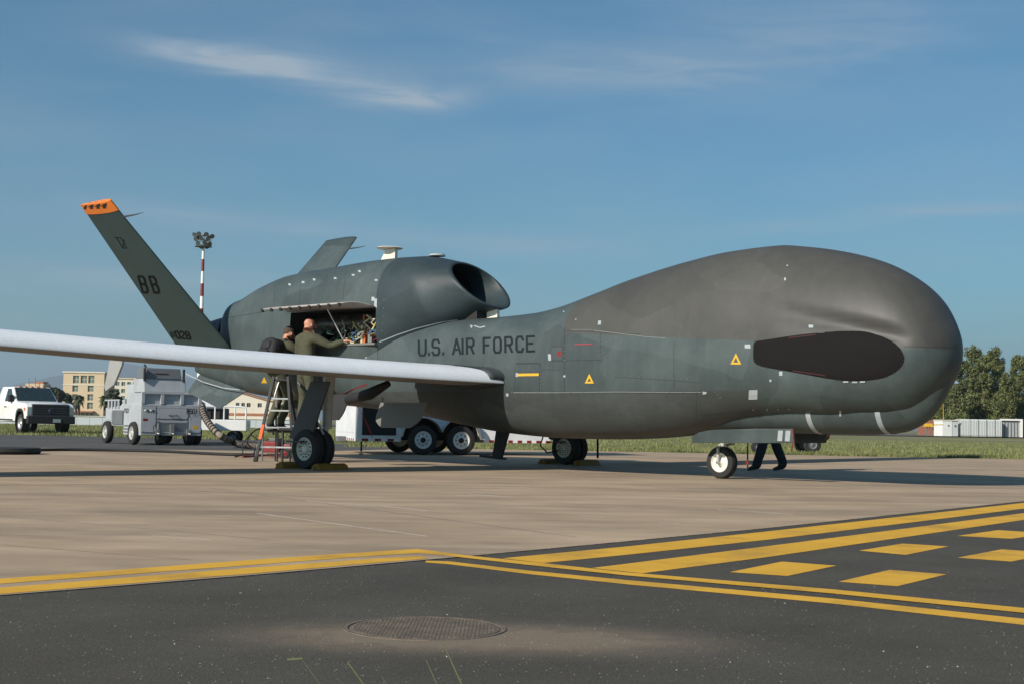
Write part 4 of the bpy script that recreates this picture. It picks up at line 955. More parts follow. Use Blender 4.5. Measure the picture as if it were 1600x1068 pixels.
# tape patches (x, y, w, h) in photo pixels
for (x, y, w_, h_) in [(937, 504, 5, 6), (1267, 510, 7, 5), (1168, 541, 9, 6), (1220, 583, 5, 6), (1177, 616, 14, 15), (1101, 613, 6, 4), (1204, 594, 3, 3), (1227, 436, 3, 4), (1230, 415, 2, 2), (859, 558, 4.5, 10), (882, 587, 3, 3),
                       (793, 616, 4, 4), (388, 464, 7, 3), (422, 444, 4, 3), (453, 445, 4, 3), (474, 441, 4, 3), (491, 437, 4, 3), (524, 435, 4, 3), (552, 430, 4, 3), (562, 424, 4, 3), (588, 438, 4, 3), (583, 467, 5, 6), (587, 474, 4, 14),
                       (1498, 602, 5, 4), (1313, 645, 3, 9), (881, 487, 2, 2), (900, 499, 2, 2), (737, 510, 3, 3), (572, 558, 3, 2), (869, 548, 4, 3)]:
    mb = MB(); j = lambda: random.uniform(-.5, .5); decal(mb, ((x-w_/2+j(), y-h_/2+j()), (x+w_/2+j(), y-h_/2+j()), (x+w_/2+j(), y+h_/2+j()), (x-w_/2+j(), y+h_/2+j())), None, .004, nx=2, ny=2)
    if mb.f: mb.build('tape_patch', TAPE, fus, fix=False)
# panel lines, hinges and seams
PL = {'panel_line': (INKP, [([(882, 512), (882, 615)], 1.2), ([(885, 517), (938, 518), (938, 562), (884, 563)], .9), ([(800, 612), (1100, 614)], .8), ([(844, 568), (843, 610)], .9), ([(806, 568), (841, 567), (845, 571)], 2.2), ([(805, 572), (804, 611)], .9),
        ([(861, 541), (882, 540), (882, 563), (861, 564)], 1.0), ([(1053, 533), (1053, 606)], .7), ([(960, 588), (1056, 594), (1095, 598)], .6), ([(848, 577), (878, 577)], .8),
        ([(1412, 541), (1503, 543)], .9), ([(1088, 612), (1088, 660)], .9), ([(596, 406), (592, 440), (590, 470)], .9), ([(590, 540), (590, 566)], .8), ([(640, 572), (720, 572), (770, 575)], .9),
        ([(420, 486), (352, 497)], .8), ([(940, 520), (1000, 522)], .8), ([(430, 441), (428, 480)], .7), ([(690, 575), (690, 590)], .7), ([(470, 428), (468, 476)], .6), ([(540, 421), (536, 470)], .6), ([(1180, 640), (1096, 648)], .7)]),
      'white_seam': (TAPE, [([(593, 534), (620, 523), (650, 513), (690, 503), (715, 499.5)], 1.5)]),
      'pale_seam': (mat('pale_seam_sealant', (.20, .215, .205), .7), [([(802, 612.5), (870, 612.5), (960, 611.5), (1060, 612), (1096, 612)], 1.0), ([(893, 515), (925, 515)], .5), ([(927, 516), (960, 520), (1010, 526), (1040, 528)], .7)])}
for nm, (m, ls) in PL.items():
    for (pts_, w_) in ls:
        mb = MB(); line(mb, pts_, w_, None, .0015 if nm == 'panel_line' else .0030)
        if mb.f: mb.build(nm, m, fus, fix=False)
# hinge dots and fasteners
mb = MB()
for (x0, y0, x1, y1, n_) in [(947, 587, 1090, 592, 12), (845, 571, 845, 606, 7), (882, 540, 882, 562, 4), (938, 530, 938, 560, 5), (640, 569, 760, 572, 14), (1180, 640, 1230, 639, 4), (800, 612, 1090, 612, 14), (600, 470, 596, 530, 6), (1118, 612, 1125, 620, 3)]:
    for i in range(n_):
        f = (i+random.uniform(-.2, .2))/max(1, n_-1); x, y = x0+(x1-x0)*f, y0+(y1-y0)*f; h = hit(x, y, HULL)
        if h: mb.lathe([(0, .012), (.006, .009), (.007, .001)], h[0], h[1], n=6)
o = mb.build('fastener', mat('fastener_metal', (.10, .11, .11), .5), fus); o['kind'] = 'stuff'
# printed placards
mb = MB(); decal(mb, ((808, 583), (842, 582.5), (842, 586.5), (808, 587)), None, .004); mb.f and mb.build('rescue_placard', YEL, fus, fix=False)
mb = MB(); decal(mb, ((806, 582), (809.5, 582), (809.5, 588), (806, 588)), None, .0045); mb.f and mb.build('tape_patch', TAPE, fus, fix=False)
mb = MB(); line(mb, [(898, 538), (926, 537.5)], 1.5, None, .004); mb.f and mb.build('red_print', mat('red_print', (.30, .03, .05), .7), fus, fix=False)
mb = MB(); decal(mb, ((862, 543), (879, 542), (879, 561), (862, 562)), None, .0045); mb.f and mb.build('pressure_port_plate', DARKP, fus, fix=False)
mb = MB(); decal(mb, ((871, 549), (877, 549), (877, 556), (871, 556)), None, .007); mb.f and mb.build('red_port_cover', RED, fus, fix=False)
mb = MB(); line(mb, [(741, 509), (750, 512), (758, 510)], 1.6, None, .004); line(mb, [(735, 508), (737, 513)], 1.4, None, .004); mb.f and mb.build('chalk_scribble', TAPE, fus, fix=False)
mb = MB(); decal(mb, ((748, 496.5), (764, 496), (760, 500), (752, 500)), None, .003); mb.f and mb.build('red_mark', RED, fus, fix=False)
# ------------------------------------------------------------------ chocks, ladder, stands, hoses on the apron
def airw(a, s, z=0): return AM @ L(a, s, z)
def chock(p, rz, label, ln=.42):
    e = empty('wheel_chock', p, rz, label=label, cat='wheel chock', group='yellow wheel chocks at the main gear')
    mb = MB(); mb.prism([(-.10, -ln/2, 0), (.10, -ln/2, 0), (.06, -ln/2, .07), (.0, -ln/2, .095), (-.06, -ln/2, .07)], (0, ln, 0)); mb.build('chock_body', CHOCK, e, bevel=.014)
    mb = MB(); mb.tube([(0, -ln/2-.002, .045), (0, -ln/2-.05, .06), (.03, -ln/2-.07, .02), (.05, -ln/2-.1, .01)], .009, mat('rope', (.3, .2, .05), .9), 6); mb.build('rope_loop', None, e)
for (a, s, lb) in ((-4.945+.40, 3.0, 'worn yellow chock ahead of the near main wheel, nearest the viewer'), (-4.945-.38, 3.0, 'worn yellow chock behind the near main wheel, by the foot of the ladder'),
                   (-4.945+.40, -2.85, 'shaded yellow chock ahead of the far main wheel under the fuselage'), (-4.945-.38, -2.85, 'shaded yellow chock behind the far main wheel under the fuselage')):
    p = airw(a, s); chock((p.x, p.y, 0), -TH, lb, .55)
# ladder (black rails, orange sleeve)
lad = empty('step_ladder', D(425, 700, 24.6)*Vector((1, 1, 0)) if False else (0, 0, 0), label='black and silver step ladder with an orange band, standing by the near main wheel', cat='ladder')
FL0, FL1 = G(399, 717), D(428, 588, 23.45); FR0, FR1 = D(459, 708, 24.6), D(450, 588, 23.45); FL0 = D(399, 717, 23.15); FL0.z = .0; FR0 = D(459, 714, 23.15); FR0.z = 0
def rail(a, b, w, t, m, name, par):
    mb = MB(); d = (b-a).normalized(); x = Vector((1, 0, 0)); x = (x-d*x.dot(d)).normalized(); y = d.cross(x)
    mb.prism([a-x*w-y*t, a+x*w-y*t, a+x*w+y*t, a-x*w+y*t], b-a); return mb.build(name, m, par, bevel=.003)
BLK = mat('ladder_black', (.022, .022, .024), .5); 
rl = rail(FL0, FL1, .022, .035, BLK, 'rail', lad); rail(FR0, FR1, .020, .035, BLK, 'rail', lad)
a = FL0.lerp(FL1, .26); b = FL0.lerp(FL1, .43); rail(a, b, .0245, .0385, mat('orange_sleeve', (.75, .13, .03), .6, var=.25, scale=40), 'orange_sleeve', rl)
rail(FL0, FL0.lerp(FL1, .06), .030, .05, RUBBER, 'foot', rl)
BL0 = FL0+Vector((.16, 1.05, 0)); BR0 = FR0+Vector((.0, 1.05, 0))
rail(BL0, FL1+Vector((.03, .10, 0)), .016, .016, ALU, 'back_rail', lad); rail(BR0, FR1+Vector((-.02, .10, 0)), .016, .016, BLK, 'back_rail', lad)
for f, m in ((.17, ALU), (.40, ALU), (.60, GEARW), (.74, ALU), (.96, BLK)):
    a = FL0.lerp(FL1, f); b = FR0.lerp(FR1, f); mb = MB(); mb.box(a.x, b.x, a.y-.01, a.y+.10, a.z-.012, a.z+.014, m); mb.build('step', m, lad, bevel=.003)
a = FL0.lerp(FL1, .96); mb = MB(); mb.tube([a+Vector((.10, .03, 0)), FL0.lerp(FL1, .74)+Vector((.07, .03, 0))], .013, STEEL, 8); mb.build('brace', STEEL, lad, smooth=True)
mb = MB(); a = FL0.lerp(FL1, .40); mb.box(a.x+.0, a.x+.42, 23.42, 24.15, .50, .525, BLK); mb.build('platform', BLK, lad, bevel=.004)
# low work stand behind the gear door, carrying the second man
stp = airw(-7.55, 1.08); ws_ = empty('work_stand', (stp.x, stp.y, 0), -TH, label='low dark work stand behind the near main gear, under the bald man', cat='work stand')
mb = MB(); mb.box(-.15, .35, -.25, .28, .52, .56, BLK); mb.build('platform', BLK, ws_, bevel=.006)
for x in (-.10, .30):
    for y in (-.20, .24): mb = MB(); mb.tube([(x, y, 0), (x, y, .52)], .02, BLK, 8); mb.build('leg', BLK, ws_, smooth=True)
mb = MB(); mb.tube([(-.1, -.2, .2), (.3, -.2, .2)], .014, BLK, 8); mb.build('cross_bar', CARTD, ws_)
# red power cart beside the ladder
rc = empty('power_cart', D(430, 697, 25.6)*Vector((1, 1, 0)), R(-8), label='small dark red power cart with wheels behind the step ladder', cat='cart')
mb = MB(); mb.box(-.20, .14, -.2, .2, .10, .30, RED, top=(.02, .02, 0, 0)); rb = mb.build('body', RED, rc, bevel=.015)
mb = MB(); mb.box(-.08, .10, -.12, .1, .305, .36, CARTD); mb.build('motor_cover', CARTD, rc, bevel=.01)
mb = MB(); mb.tube([(-.22, -.22, .06), (.40, -.22, .06), (.42, .22, .06), (-.22, .22, .06)], .013, BLACK, 8); mb.build('frame', BLACK, rc)
for x in (.26,):
    for y in (-.25, .25): wheel((x, y, .095), .095, .06, rc, .045, RED, holes=0, axis=(0, -1, 0))
mb = MB(); mb.box(.16, .36, -.16, .16, .10, .26, RED); mb.build('tank', RED, rc, bevel=.03)
mb = MB(); mb.tube([(-.2, -.1, .25), (-.42, -.15, .42), (-.55, -.2, .25), (-.5, -.3, .05), (-.62, -.4, .012)], .012, BLACK, 8); mb.build('cable', BLACK, rc, smooth=True)

def spline(P, n=8):
    P = [Vector(p) for p in P]; out = []
    for i in range(len(P)-1):
        p0, p1, p2, p3 = P[max(i-1, 0)], P[i], P[i+1], P[min(i+2, len(P)-1)]
        for k in range(n):
            t = k/n; out.append(.5*((2*p1)+(p2-p0)*t+(2*p0-5*p1+4*p2-p3)*t*t+(3*p1-p0-3*p2+p3)*t**3))
    out.append(P[-1]); return out
# corrugated air hose from the cart
hp = spline([D(316, 636, 35.2), D(319, 648, 34.8), D(329, 664, 34.2), D(345, 680, 33.8), G(368, 698)+Vector((0, 0, .11)), D(395, 697, 32.6), D(420, 697, 31.5)], 9)
hp = [Vector((p.x, p.y, max(p.z, .085))) for p in hp]
# resample evenly
seg = [0]
for a, b in zip(hp[:-1], hp[1:]): seg.append(seg[-1]+(b-a).length)
nrings = int(seg[-1]/.035); pts = []; rad_ = []
for i in range(nrings):
    t = seg[-1]*i/nrings; j = max(k for k in range(len(seg)) if seg[k] <= t+1e-9); j = min(j, len(hp)-2); pts.append(hp[j].lerp(hp[j+1], (t-seg[j])/max(1e-6, seg[j+1]-seg[j])))
    rad_.append(.085 if (i//2) % 2 else .070)
hs = empty('air_hose', (pts[0].x, pts[0].y, 0), label='striped corrugated air hose running from the grey cart down to the ground', cat='hose')
hs.location = (0, 0, 0)
mb = MB(); mb.tube(pts, rad_, HOSE, 12); mb.build('fabric', HOSE, hs, smooth='all')
mb = MB()
for i in range(2, len(pts)-3, 4):
    mb.tube([pts[i], pts[i+1]], [.0885, .0885], BLACK, 12); mb.tube([pts[i+1], pts[i+1].lerp(pts[i+2], .6)], [.088, .088], BLACK, 12)
mb.build('rib', BLACK, hs, smooth='all')['kind'] = 'stuff'
def cableobj(name, P, r, m, lab, cat='cable'):
    mb = MB(); mb.tube(spline(P, 6), r, m, 8); o = mb.build(name, m, smooth='all'); tag(o, lab, cat); return o
cableobj('black_cable', [G(-300, 700)+Vector((0, 0, .03)), G(0, 704)+Vector((0, 0, .03)), G(120, 704)+Vector((0, 0, .03)), G(240, 706)+Vector((0, 0, .03)), G(345, 711)+Vector((0, 0, .03)), G(400, 712)+Vector((0, 0, .03))], .028, BLACK, 'long black cable lying across the apron from the left edge to the ladder')
cableobj('power_cable', [G(392, 713)+Vector((0, 0, .02)), D(398, 703, 27)+Vector((0, 0, 0)), D(386, 690, 27), D(398, 672, 27), D(420, 668, 26), D(428, 678, 26)], .014, BLACK, 'thin black cable looping up beside the ladder to the red cart')
cableobj('red_cable', [G(380, 714)+Vector((0, 0, .02)), G(410, 712)+Vector((0, 0, .02)), G(440, 713)+Vector((0, 0, .02)), G(470, 712)+Vector((0, 0, .02))], .022, RED, 'short red hose lying on the apron behind the ladder')
mb = MB(); g = G(5, 709); mb.lathe([(0, .62), (.05, .66), (.11, .64), (.12, .001)], (g.x-.15, g.y+.4, 0), (0, 0, 1), n=36); o = mb.build('rubber_mat', RUBBER, smooth=True); tag(o, 'flat black rubber drain cover lying on the apron at the left edge', 'mat')
# red streamers
def streamer(P, w, lab, par=None):
    P = spline(P, 5); mb = MB(); vs = []
    for i, p in enumerate(P): vs += [p+Vector((0, 0, w/2)), p-Vector((0, 0, w/2))+Vector((w*.5*math.sin(i*.5), 0, 0))]
    mb.add(vs, [(2*i, 2*i+1, 2*i+3, 2*i+2) for i in range(len(P)-1)]); o = mb.build('warning_streamer', REDF, par, fix=False)
    md = o.modifiers.new('t', 'SOLIDIFY'); md.thickness = .006; dg = bpy.context.evaluated_depsgraph_get(); me = bpy.data.meshes.new_from_object(o.evaluated_get(dg)); o.modifiers.clear(); o.data = me
    tag(o, lab, 'streamer', 'red streamers on the landing gear'); return o
streamer([D(515, 626, 22.2), D(535, 617, 22.3), D(552, 608, 22.4), D(572, 600, 22.4)], .028, 'red streamer stretched below the wing between the near gear leg and the fuselage')
streamer([D(556, 632, 22.5), D(566, 648, 22.5), D(578, 670, 22.5), D(583, 688, 22.5)], .032, 'long red streamer hanging below the wing in front of the white trailer')

# ------------------------------------------------------------------ people
def person(name, J, E, root, scale, loc, rz, label, mats, hands=True, head_dir=(0, 1, 0), bald=False):
    # J: joint -> (pos, radius); E: edges ; mats: function(point)->material index on list mats[0]
    e = empty(name, loc, rz, label=label, cat='person')
    names = list(J); idx = {n: i for i, n in enumerate(names)}
    me = bpy.data.meshes.new('body'); me.from_pydata([J[n][0] for n in names], [(idx[a], idx[b]) for a, b in E], []); o = bpy.data.objects.new('body', me); COL.objects.link(o)
    md = o.modifiers.new('s', 'SKIN'); md.use_smooth_shade = True
    for i, n in enumerate(names):
        r = J[n][1]; r = r if isinstance(r, tuple) else (r, r); me.skin_vertices[0].data[i].radius = r; me.skin_vertices[0].data[i].use_root = (n == root)
    sb = o.modifiers.new('u', 'SUBSURF'); sb.levels = 2; sb.render_levels = 2
    dg = bpy.context.evaluated_depsgraph_get(); m2 = bpy.data.meshes.new_from_object(o.evaluated_get(dg)); o.modifiers.clear(); o.data = m2
    for m in mats[0]: m2.materials.append(m)
    P = {n: Vector(J[n][0]) for n in names}
    for p in m2.polygons:
        c = p.center; n = min(names, key=lambda k: (c-P[k]).length-(J[k][1][0] if isinstance(J[k][1], tuple) else J[k][1])*.5); p.material_index = mats[1](n, c); p.use_smooth = True
    o.parent = e; return e, o
def figure(arml, armr, legl, legr, torso, head, B=1.0):
    # coordinates: x right of the figure, y forward, z up from the soles
    J = {}; E = []
    hip, waist, chest, neckb, neck = torso
    J['hip'] = (hip, (.155, .115)); J['waist'] = (waist, (.145, .11)); J['chest'] = (chest, (.165, .12)); J['upper'] = (neckb, (.12, .09)); J['neck'] = (neck, .058)
    E += [('hip', 'waist'), ('waist', 'chest'), ('chest', 'upper'), ('upper', 'neck')]
    h0, h1, h2 = head; J['h0'] = (h0, (.066, .072)); h1 = Vector(h1); h2 = Vector(h2); h3 = h2+(h2-h1).normalized()*.042; h2 = h2-(h2-h1).normalized()*.006; J['h1'] = (h1, (.088, .104)); J['h2'] = (h2, (.082, .096)); J['h3'] = (h3, (.046, .052)); E += [('neck', 'h0'), ('h0', 'h1'), ('h1', 'h2'), ('h2', 'h3')]
    for sd, arm in (('l', arml), ('r', armr)):
        sh, el, wr, hd = (Vector(q) for q in arm); J[sd+'sh'] = (sh, .072); J[sd+'ua'] = (sh.lerp(el, .5), .062); J[sd+'el'] = (el, .052); J[sd+'fa'] = (el.lerp(wr, .45), .048); J[sd+'cuff'] = (el.lerp(wr, .88), .042); J[sd+'wr'] = (wr, .027); J[sd+'palm'] = (wr.lerp(hd, .55), (.036, .020))
        E += [('upper', sd+'sh'), (sd+'sh', sd+'ua'), (sd+'ua', sd+'el'), (sd+'el', sd+'fa'), (sd+'fa', sd+'cuff'), (sd+'cuff', sd+'wr'), (sd+'wr', sd+'palm')]
        d = (hd-wr).normalized(); side = d.cross(Vector((0, 0, 1))).normalized(); dn = side.cross(d).normalized()
        if dn.z > 0: dn = -dn
        pk = wr.lerp(hd, .75)
        for k, (o_, ln) in enumerate(((-.03, .070), (-.010, .082), (.010, .078), (.029, .062))):
            b = pk+side*o_; m_ = b+d*ln*.5+dn*.010; t = b+d*ln*.85+dn*.032
            J[f'{sd}f{k}a'] = (b, .010); J[f'{sd}f{k}b'] = (m_, .009); J[f'{sd}f{k}c'] = (t, .0075); E += [(sd+'palm', f'{sd}f{k}a'), (f'{sd}f{k}a', f'{sd}f{k}b'), (f'{sd}f{k}b', f'{sd}f{k}c')]
        sg = 1 if sd == 'l' else -1
        b = wr.lerp(hd, .4)+side*.036*sg; t = b+d*.045+side*.022*sg+dn*.012; J[sd+'t0'] = (b, .012); J[sd+'t1'] = (t, .0095); E += [(sd+'palm', sd+'t0'), (sd+'t0', sd+'t1')]
    for sd, leg in (('L', legl), ('R', legr)):
        hj, kn, an, toe = (Vector(q) for q in leg); J[sd+'hj'] = (hj, .100); J[sd+'th'] = (hj.lerp(kn, .5), .086); J[sd+'kn'] = (kn, .066); J[sd+'sn'] = (kn.lerp(an, .4), .066); J[sd+'an'] = (an+Vector((0, 0, .07)), .058); J[sd+'boot'] = (an, .050)
        fd = (toe-an); fd.z = 0; fd.normalize(); J[sd+'heel'] = (an-fd*.035+Vector((0, 0, -.035)), (.036, .036)); J[sd+'ball'] = (Vector((toe.x, toe.y, toe.z))-fd*.06+Vector((0, 0, .008)), (.043, .034)); J[sd+'toe'] = (toe, (.032, .024))
        E += [('hip', sd+'hj'), (sd+'hj', sd+'th'), (sd+'th', sd+'kn'), (sd+'kn', sd+'sn'), (sd+'sn', sd+'an'), (sd+'an', sd+'boot'), (sd+'boot', sd+'heel'), (sd+'boot', sd+'ball'), (sd+'ball', sd+'toe')]
    for k in J:
        if k in ('h0', 'h1', 'h2', 'h3', 'neck') or (len(k) > 2 and k[1] == 'f' and k[2].isdigit()) or k[1:] in ('wr', 'palm', 't0', 't1', 'boot', 'heel', 'ball', 'toe'): continue
        r = J[k][1]; J[k] = (J[k][0], tuple(q*B for q in r) if isinstance(r, tuple) else r*B)
    return J, E
def headbits(e, J, face, hairm, hair):
    c = Vector(J['h1'][0]); f = Vector(face).normalized(); s = f.cross(Vector((0, 0, 1))).normalized(); u = s.cross(f)
    for sg in (1, -1):
        mb = MB(); p = c+s*sg*.083-u*.012-f*.008; mb.lathe([(-.010, .018), (0, .030), (.010, .033), (.016, .026), (.012, .014), (.008, .001)], p, s*sg+f*-.35, SKIN, n=14); mb.build('ear', SKIN, e, smooth='all')
        mb = MB(); p = c+s*sg*.032+f*.088-u*.006; mb.lathe([(0, .012), (.006, .008), (.009, .001)], p, f, WHITE, n=10); mb.lathe([(.006, .005), (.0098, .001)], p, f, BLACK, n=8); mb.build('eye', WHITE, e, smooth='all')
    mb = MB(); mb.tube([c+f*.092+u*.012, c+f*.108-u*.022, c+f*.118-u*.040, c+f*.098-u*.046], [.008, .012, .015, .008], SKIN, 8); mb.build('nose', SKIN, e, smooth='all')
    mb = MB(); mb.tube([c+f*.094-u*.068-s*.024, c+f*.102-u*.066, c+f*.094-u*.068+s*.024], [.004, .008, .004], mat('lips', (.40, .14, .11), .5), 8); mb.build('mouth', None, e, smooth='all')
    if hair:
        mb = MB(); vs = []; n = 20; mm = 9
        for i in range(mm):
            th = (i/(mm-1))*1.75
            for j in range(n):
                ph = 2*math.pi*j/n; bk = .5-.5*math.cos(ph)   # 0 at the face
                t2 = th*(.68+.62*bk)
                d = u*math.cos(t2)+(f*math.cos(ph)+s*math.sin(ph))*math.sin(t2)
                vs.append(c+u*.022-f*.004+Vector((d.dot(s)*.0, 0, 0))+s*d.dot(s)*.092+f*d.dot(f)*.108+u*d.dot(u)*.108*(1+random.uniform(-.012, .012)))
        mb.add(vs, [(i*n+j, i*n+(j+1) % n, (i+1)*n+(j+1) % n, (i+1)*n+j) for i in range(mm-1) for j in range(n)]); mb.build('hair', hairm, e, smooth='all')
def suit(n, c):
    if n[0] in 'lr' and (n[1:] in ('wr', 'palm') or n[1] in 'ft' and n[1:] not in ('fa',) and len(n) > 2 and n[1:] != 'fa'): return 1
    if n in ('neck', 'h0', 'h1', 'h2', 'h3'): return 1 if n != 'neck' or True else 0
    if n[0] in 'LR' and n[1:] in ('boot', 'heel', 'ball', 'toe'): return 2
    return 0
# local frame of each man: y forward = towards the aircraft (port side), x = his right
def yaw_for(d): return math.atan2(-d[0], d[1])
port = AM.to_3x3() @ Vector((0, 1, 0)); fwd = AM.to_3x3() @ Vector((1, 0, 0))
# bald man: back to the viewer, right arm reaching into the bay (towards the nose)
hd = D(480, 513, 23.2)
ground_off = Vector((hd.x, hd.y, 0)); FZ = .56
T0 = (0, -.02, .98); 
J, E = figure(((-.21, .0, 1.46), (-.30, .02, 1.20), (-.16, .20, 1.10), (-.06, .27, 1.10)), ((.22, .02, 1.47), (.40, .20, 1.34), (.62, .32, 1.42), (.72, .36, 1.43)),
              ((-.10, 0, .93), (-.12, .04, .50), (-.13, .0, .085), (-.14, .17, .03)), ((.10, 0, .93), (.13, .05, .50), (.13, .0, .085), (.16, .17, .03)),
              ((0, 0, .96), (0, .005, 1.12), (0, .01, 1.32), (0, .01, 1.46), (0, .02, 1.57)), ((0, .03, 1.63), (0, .045, 1.70), (0, .035, 1.755)), B=1.22)
loc = hd-Vector((0, 0, 1.70)); yaw = yaw_for(port)+R(-8)
man, b = person('person', J, E, 'hip', 1, (loc.x, loc.y, FZ), yaw, 'bald man in olive flight suit, back turned, one arm reaching into the engine bay', ([OLIVE, SKIN, BOOT], suit))
headbits(man, J, (.25, 1, -.1), HAIR, False)
mb = MB(); mb.tube([(-.055, -.03, 1.545), (0, -.062, 1.555), (.055, -.03, 1.545), (.06, .04, 1.52), (0, .09, 1.49), (-.06, .04, 1.52), (-.055, -.03, 1.545)], .020, OLIVE, 8); mb.build('collar', OLIVE, man, smooth='all')
# man with backpack, bent forward
hd2 = D(452, 521, 23.85)
J, E = figure(((-.20, .10, 1.30), (-.26, .34, 1.12), (-.14, .52, 1.22), (-.10, .61, 1.24)), ((.21, .10, 1.30), (.30, .32, 1.14), (.26, .52, 1.26), (.25, .61, 1.30)),
              ((-.10, 0, .86), (-.14, .16, .42), (-.13, -.02, -.03), (-.14, .15, -.085)), ((.10, 0, .86), (.12, .18, .42), (.11, .0, -.03), (.13, .17, -.085)),
              ((0, -.02, .88), (0, .0, 1.02), (0, .05, 1.18), (0, .10, 1.31), (0, .16, 1.40)), ((0, .20, 1.45), (0, .24, 1.515), (0, .235, 1.57)), B=1.18)
loc = hd2-(Matrix.Rotation(yaw_for(port), 3, 'Z') @ Vector((0, .24, 1.515)))
man2, b = person('person', J, E, 'hip', 1, (loc.x, loc.y, loc.z), yaw_for(port), 'brown haired man with a black backpack leaning toward the open engine bay', ([OLIVE, SKIN, BOOT], suit))
headbits(man2, J, (.3, 1, -.35), HAIR, True)
MAN2Z = loc.z-.115
pk = empty('backpack', (loc.x, loc.y, loc.z), yaw_for(port), label='black backpack worn by the man next to the bald man', cat='backpack')
def pillow(cx_, cy_, cz_, sx, sy, sz, T, name, m, par, e=.45):
    mb = MB(); n1_, n2_ = 18, 28; vs = []
    for i in range(n1_+1):
        v = -math.pi/2+math.pi*i/n1_
        for j in range(n2_):
            u = 2*math.pi*j/n2_; f = lambda c, q: math.copysign(abs(c)**q, c)
            vs.append(T @ Vector((cx_+sx*f(math.cos(v), e)*f(math.cos(u), e), cy_+sy*f(math.cos(v), e)*f(math.sin(u), e), cz_+sz*f(math.sin(v), e)*(1+.04*math.sin(u*3)))))
    mb.add(vs, [(i*n2_+j, i*n2_+(j+1) % n2_, (i+1)*n2_+(j+1) % n2_, (i+1)*n2_+j) for i in range(n1_) for j in range(n2_)]); return mb.build(name, m, par, smooth='all')
mb = MB(); Tm = Matrix.Translation((0, -.12, 1.15)) @ Matrix.Rotation(R(-18), 4, 'X'); pillow(0, -.03, -.02, .20, .15, .28, Tm, 'main_bag', PACK, pk, .55)
pillow(0, -.17, -.12, .15, .07, .14, Tm, 'front_pocket', PACK, pk, .5)
pillow(0, -.15, .10, .12, .06, .08, Tm, 'front_pocket', PACK, pk, .5)
for x in (-.13, .13): mb = MB(); mb.tube([Tm @ Vector((x*.8, .08, .18)), Vector((x, .06, 1.41)), Vector((x*1.15, .20, 1.27)), Vector((x*1.1, .13, 1.05)), Tm @ Vector((x, .08, -.15))], .020, PACK, 8); mb.build('shoulder_strap', PACK, pk, smooth='all')
mb = MB(); mb.tube([Tm @ Vector((-.16, -.05, .10)), Tm @ Vector((-.20, -.08, .02)), Tm @ Vector((-.21, -.06, -.10))], .010, PACK, 6); mb.build('loose_strap', PACK, pk)
# his stand
sp2 = empty('work_stand', (loc.x, loc.y, 0), yaw_for(port), label='small dark step stand behind the ladder, under the man with the backpack', cat='work stand')
mb = MB(); mb.box(-.25, .20, -.12, .22, MAN2Z-.035, MAN2Z, CARTD); mb.build('platform', CARTD, sp2, bevel=.005)
for x in (-.22, .17):
    for y in (-.09, .19): mb = MB(); mb.tube([(x, y, 0), (x, y, MAN2Z-.035)], .014, CARTD, 8); mb.build('leg', CARTD, sp2)
# third man: only legs show under the nose
g = G(1206, 735.5); 
J, E = figure(((-.21, 0, 1.46), (-.27, -.05, 1.18), (-.24, .08, .94), (-.24, .13, .86)), ((.21, 0, 1.46), (.27, .05, 1.18), (.22, .16, .95), (.21, .20, .87)),
              ((-.10, 0, .93), (-.10, .16, .52), (-.08, .26, .085), (-.08, .44, .03)), ((.10, 0, .93), (.13, -.08, .50), (.13, -.22, .085), (.14, -.05, .03)),
              ((0, 0, .96), (0, .005, 1.12), (0, .01, 1.32), (0, .01, 1.47), (0, .02, 1.57)), ((0, .03, 1.63), (0, .045, 1.70), (0, .035, 1.755)), B=1.3)
dirw = Vector((-1, -.10, 0)).normalized()
man3, b = person('person', J, E, 'hip', 1, (g.x, g.y, 0), yaw_for(dirw), 'person in dark trousers and black boots behind the nose gear, only the legs visible', ([NAVY, SKIN, BOOT], suit))
headbits(man3, J, (0, 1, 0), HAIR, True)

# ------------------------------------------------------------------ white pickup
tk = empty('pickup_truck', (0, 0, 0), 0, label='white pickup truck with black grille and bumper at the left edge of the picture', cat='pickup truck')
TF = G(35, 677); TF = Vector((TF.x*54/TF.y, 54, 0)); fdir = Vector((.62, -.78, 0)).normalized()
# local: x forward, y left; right front wheel contact at origin offset
tk.rotation_euler = (0, 0, math.atan2(fdir.y, fdir.x)); TM = Matrix.Rotation(tk.rotation_euler.z, 4, 'Z')
tk.scale = (.93, .93, .93); tk.location = TF-.93*(TM @ Vector((0, -.82, 0)))
def prof_body(mb, pr, y0, y1, m): mb.prism([(x, y0, z) for x, z in pr], (0, y1-y0, 0), m)
mb = MB()
pr = [(-.52, .50), (-.50, .75), (-.38, .93), (-.18, 1.01), (.18, 1.01), (.38, .93), (.50, .75), (.53, .60), (.86, .60), (.88, 1.02), (.80, 1.16), (.55, 1.24), (-.55, 1.30), (-2.9, 1.30), (-4.35, 1.28), (-4.35, .55), (-3.9, .50), (-3.88, .75), (-3.78, .93), (-3.6, 1.0), (-3.35, 1.0), (-3.15, .93), (-3.05, .75), (-3.03, .45)]
prof_body(mb, pr, -.98, .98, WHITE); tb = mb.build('body', WHITE, tk, bevel=.035, smooth=True)
mb = MB(); mb.box(-.9, .84, -.80, .80, 1.2, 1.27, WHITE, top=(0, .25, .12, .12)); mb.build('bonnet', WHITE, tk, bevel=.04, smooth=True)
mb = MB(); mb.box(-2.95, -.68, -.92, .92, 1.28, 1.93, WHITE, top=(.25, .72, .14, .14)); cb_ = mb.build('cab', WHITE, tk, bevel=.05, smooth=True)
mb = MB(); mb.add([(-.73, -.83, 1.325), (-.73, .83, 1.325), (-1.36, .74, 1.885), (-1.36, -.74, 1.885)], [(0, 1, 2, 3)]); 
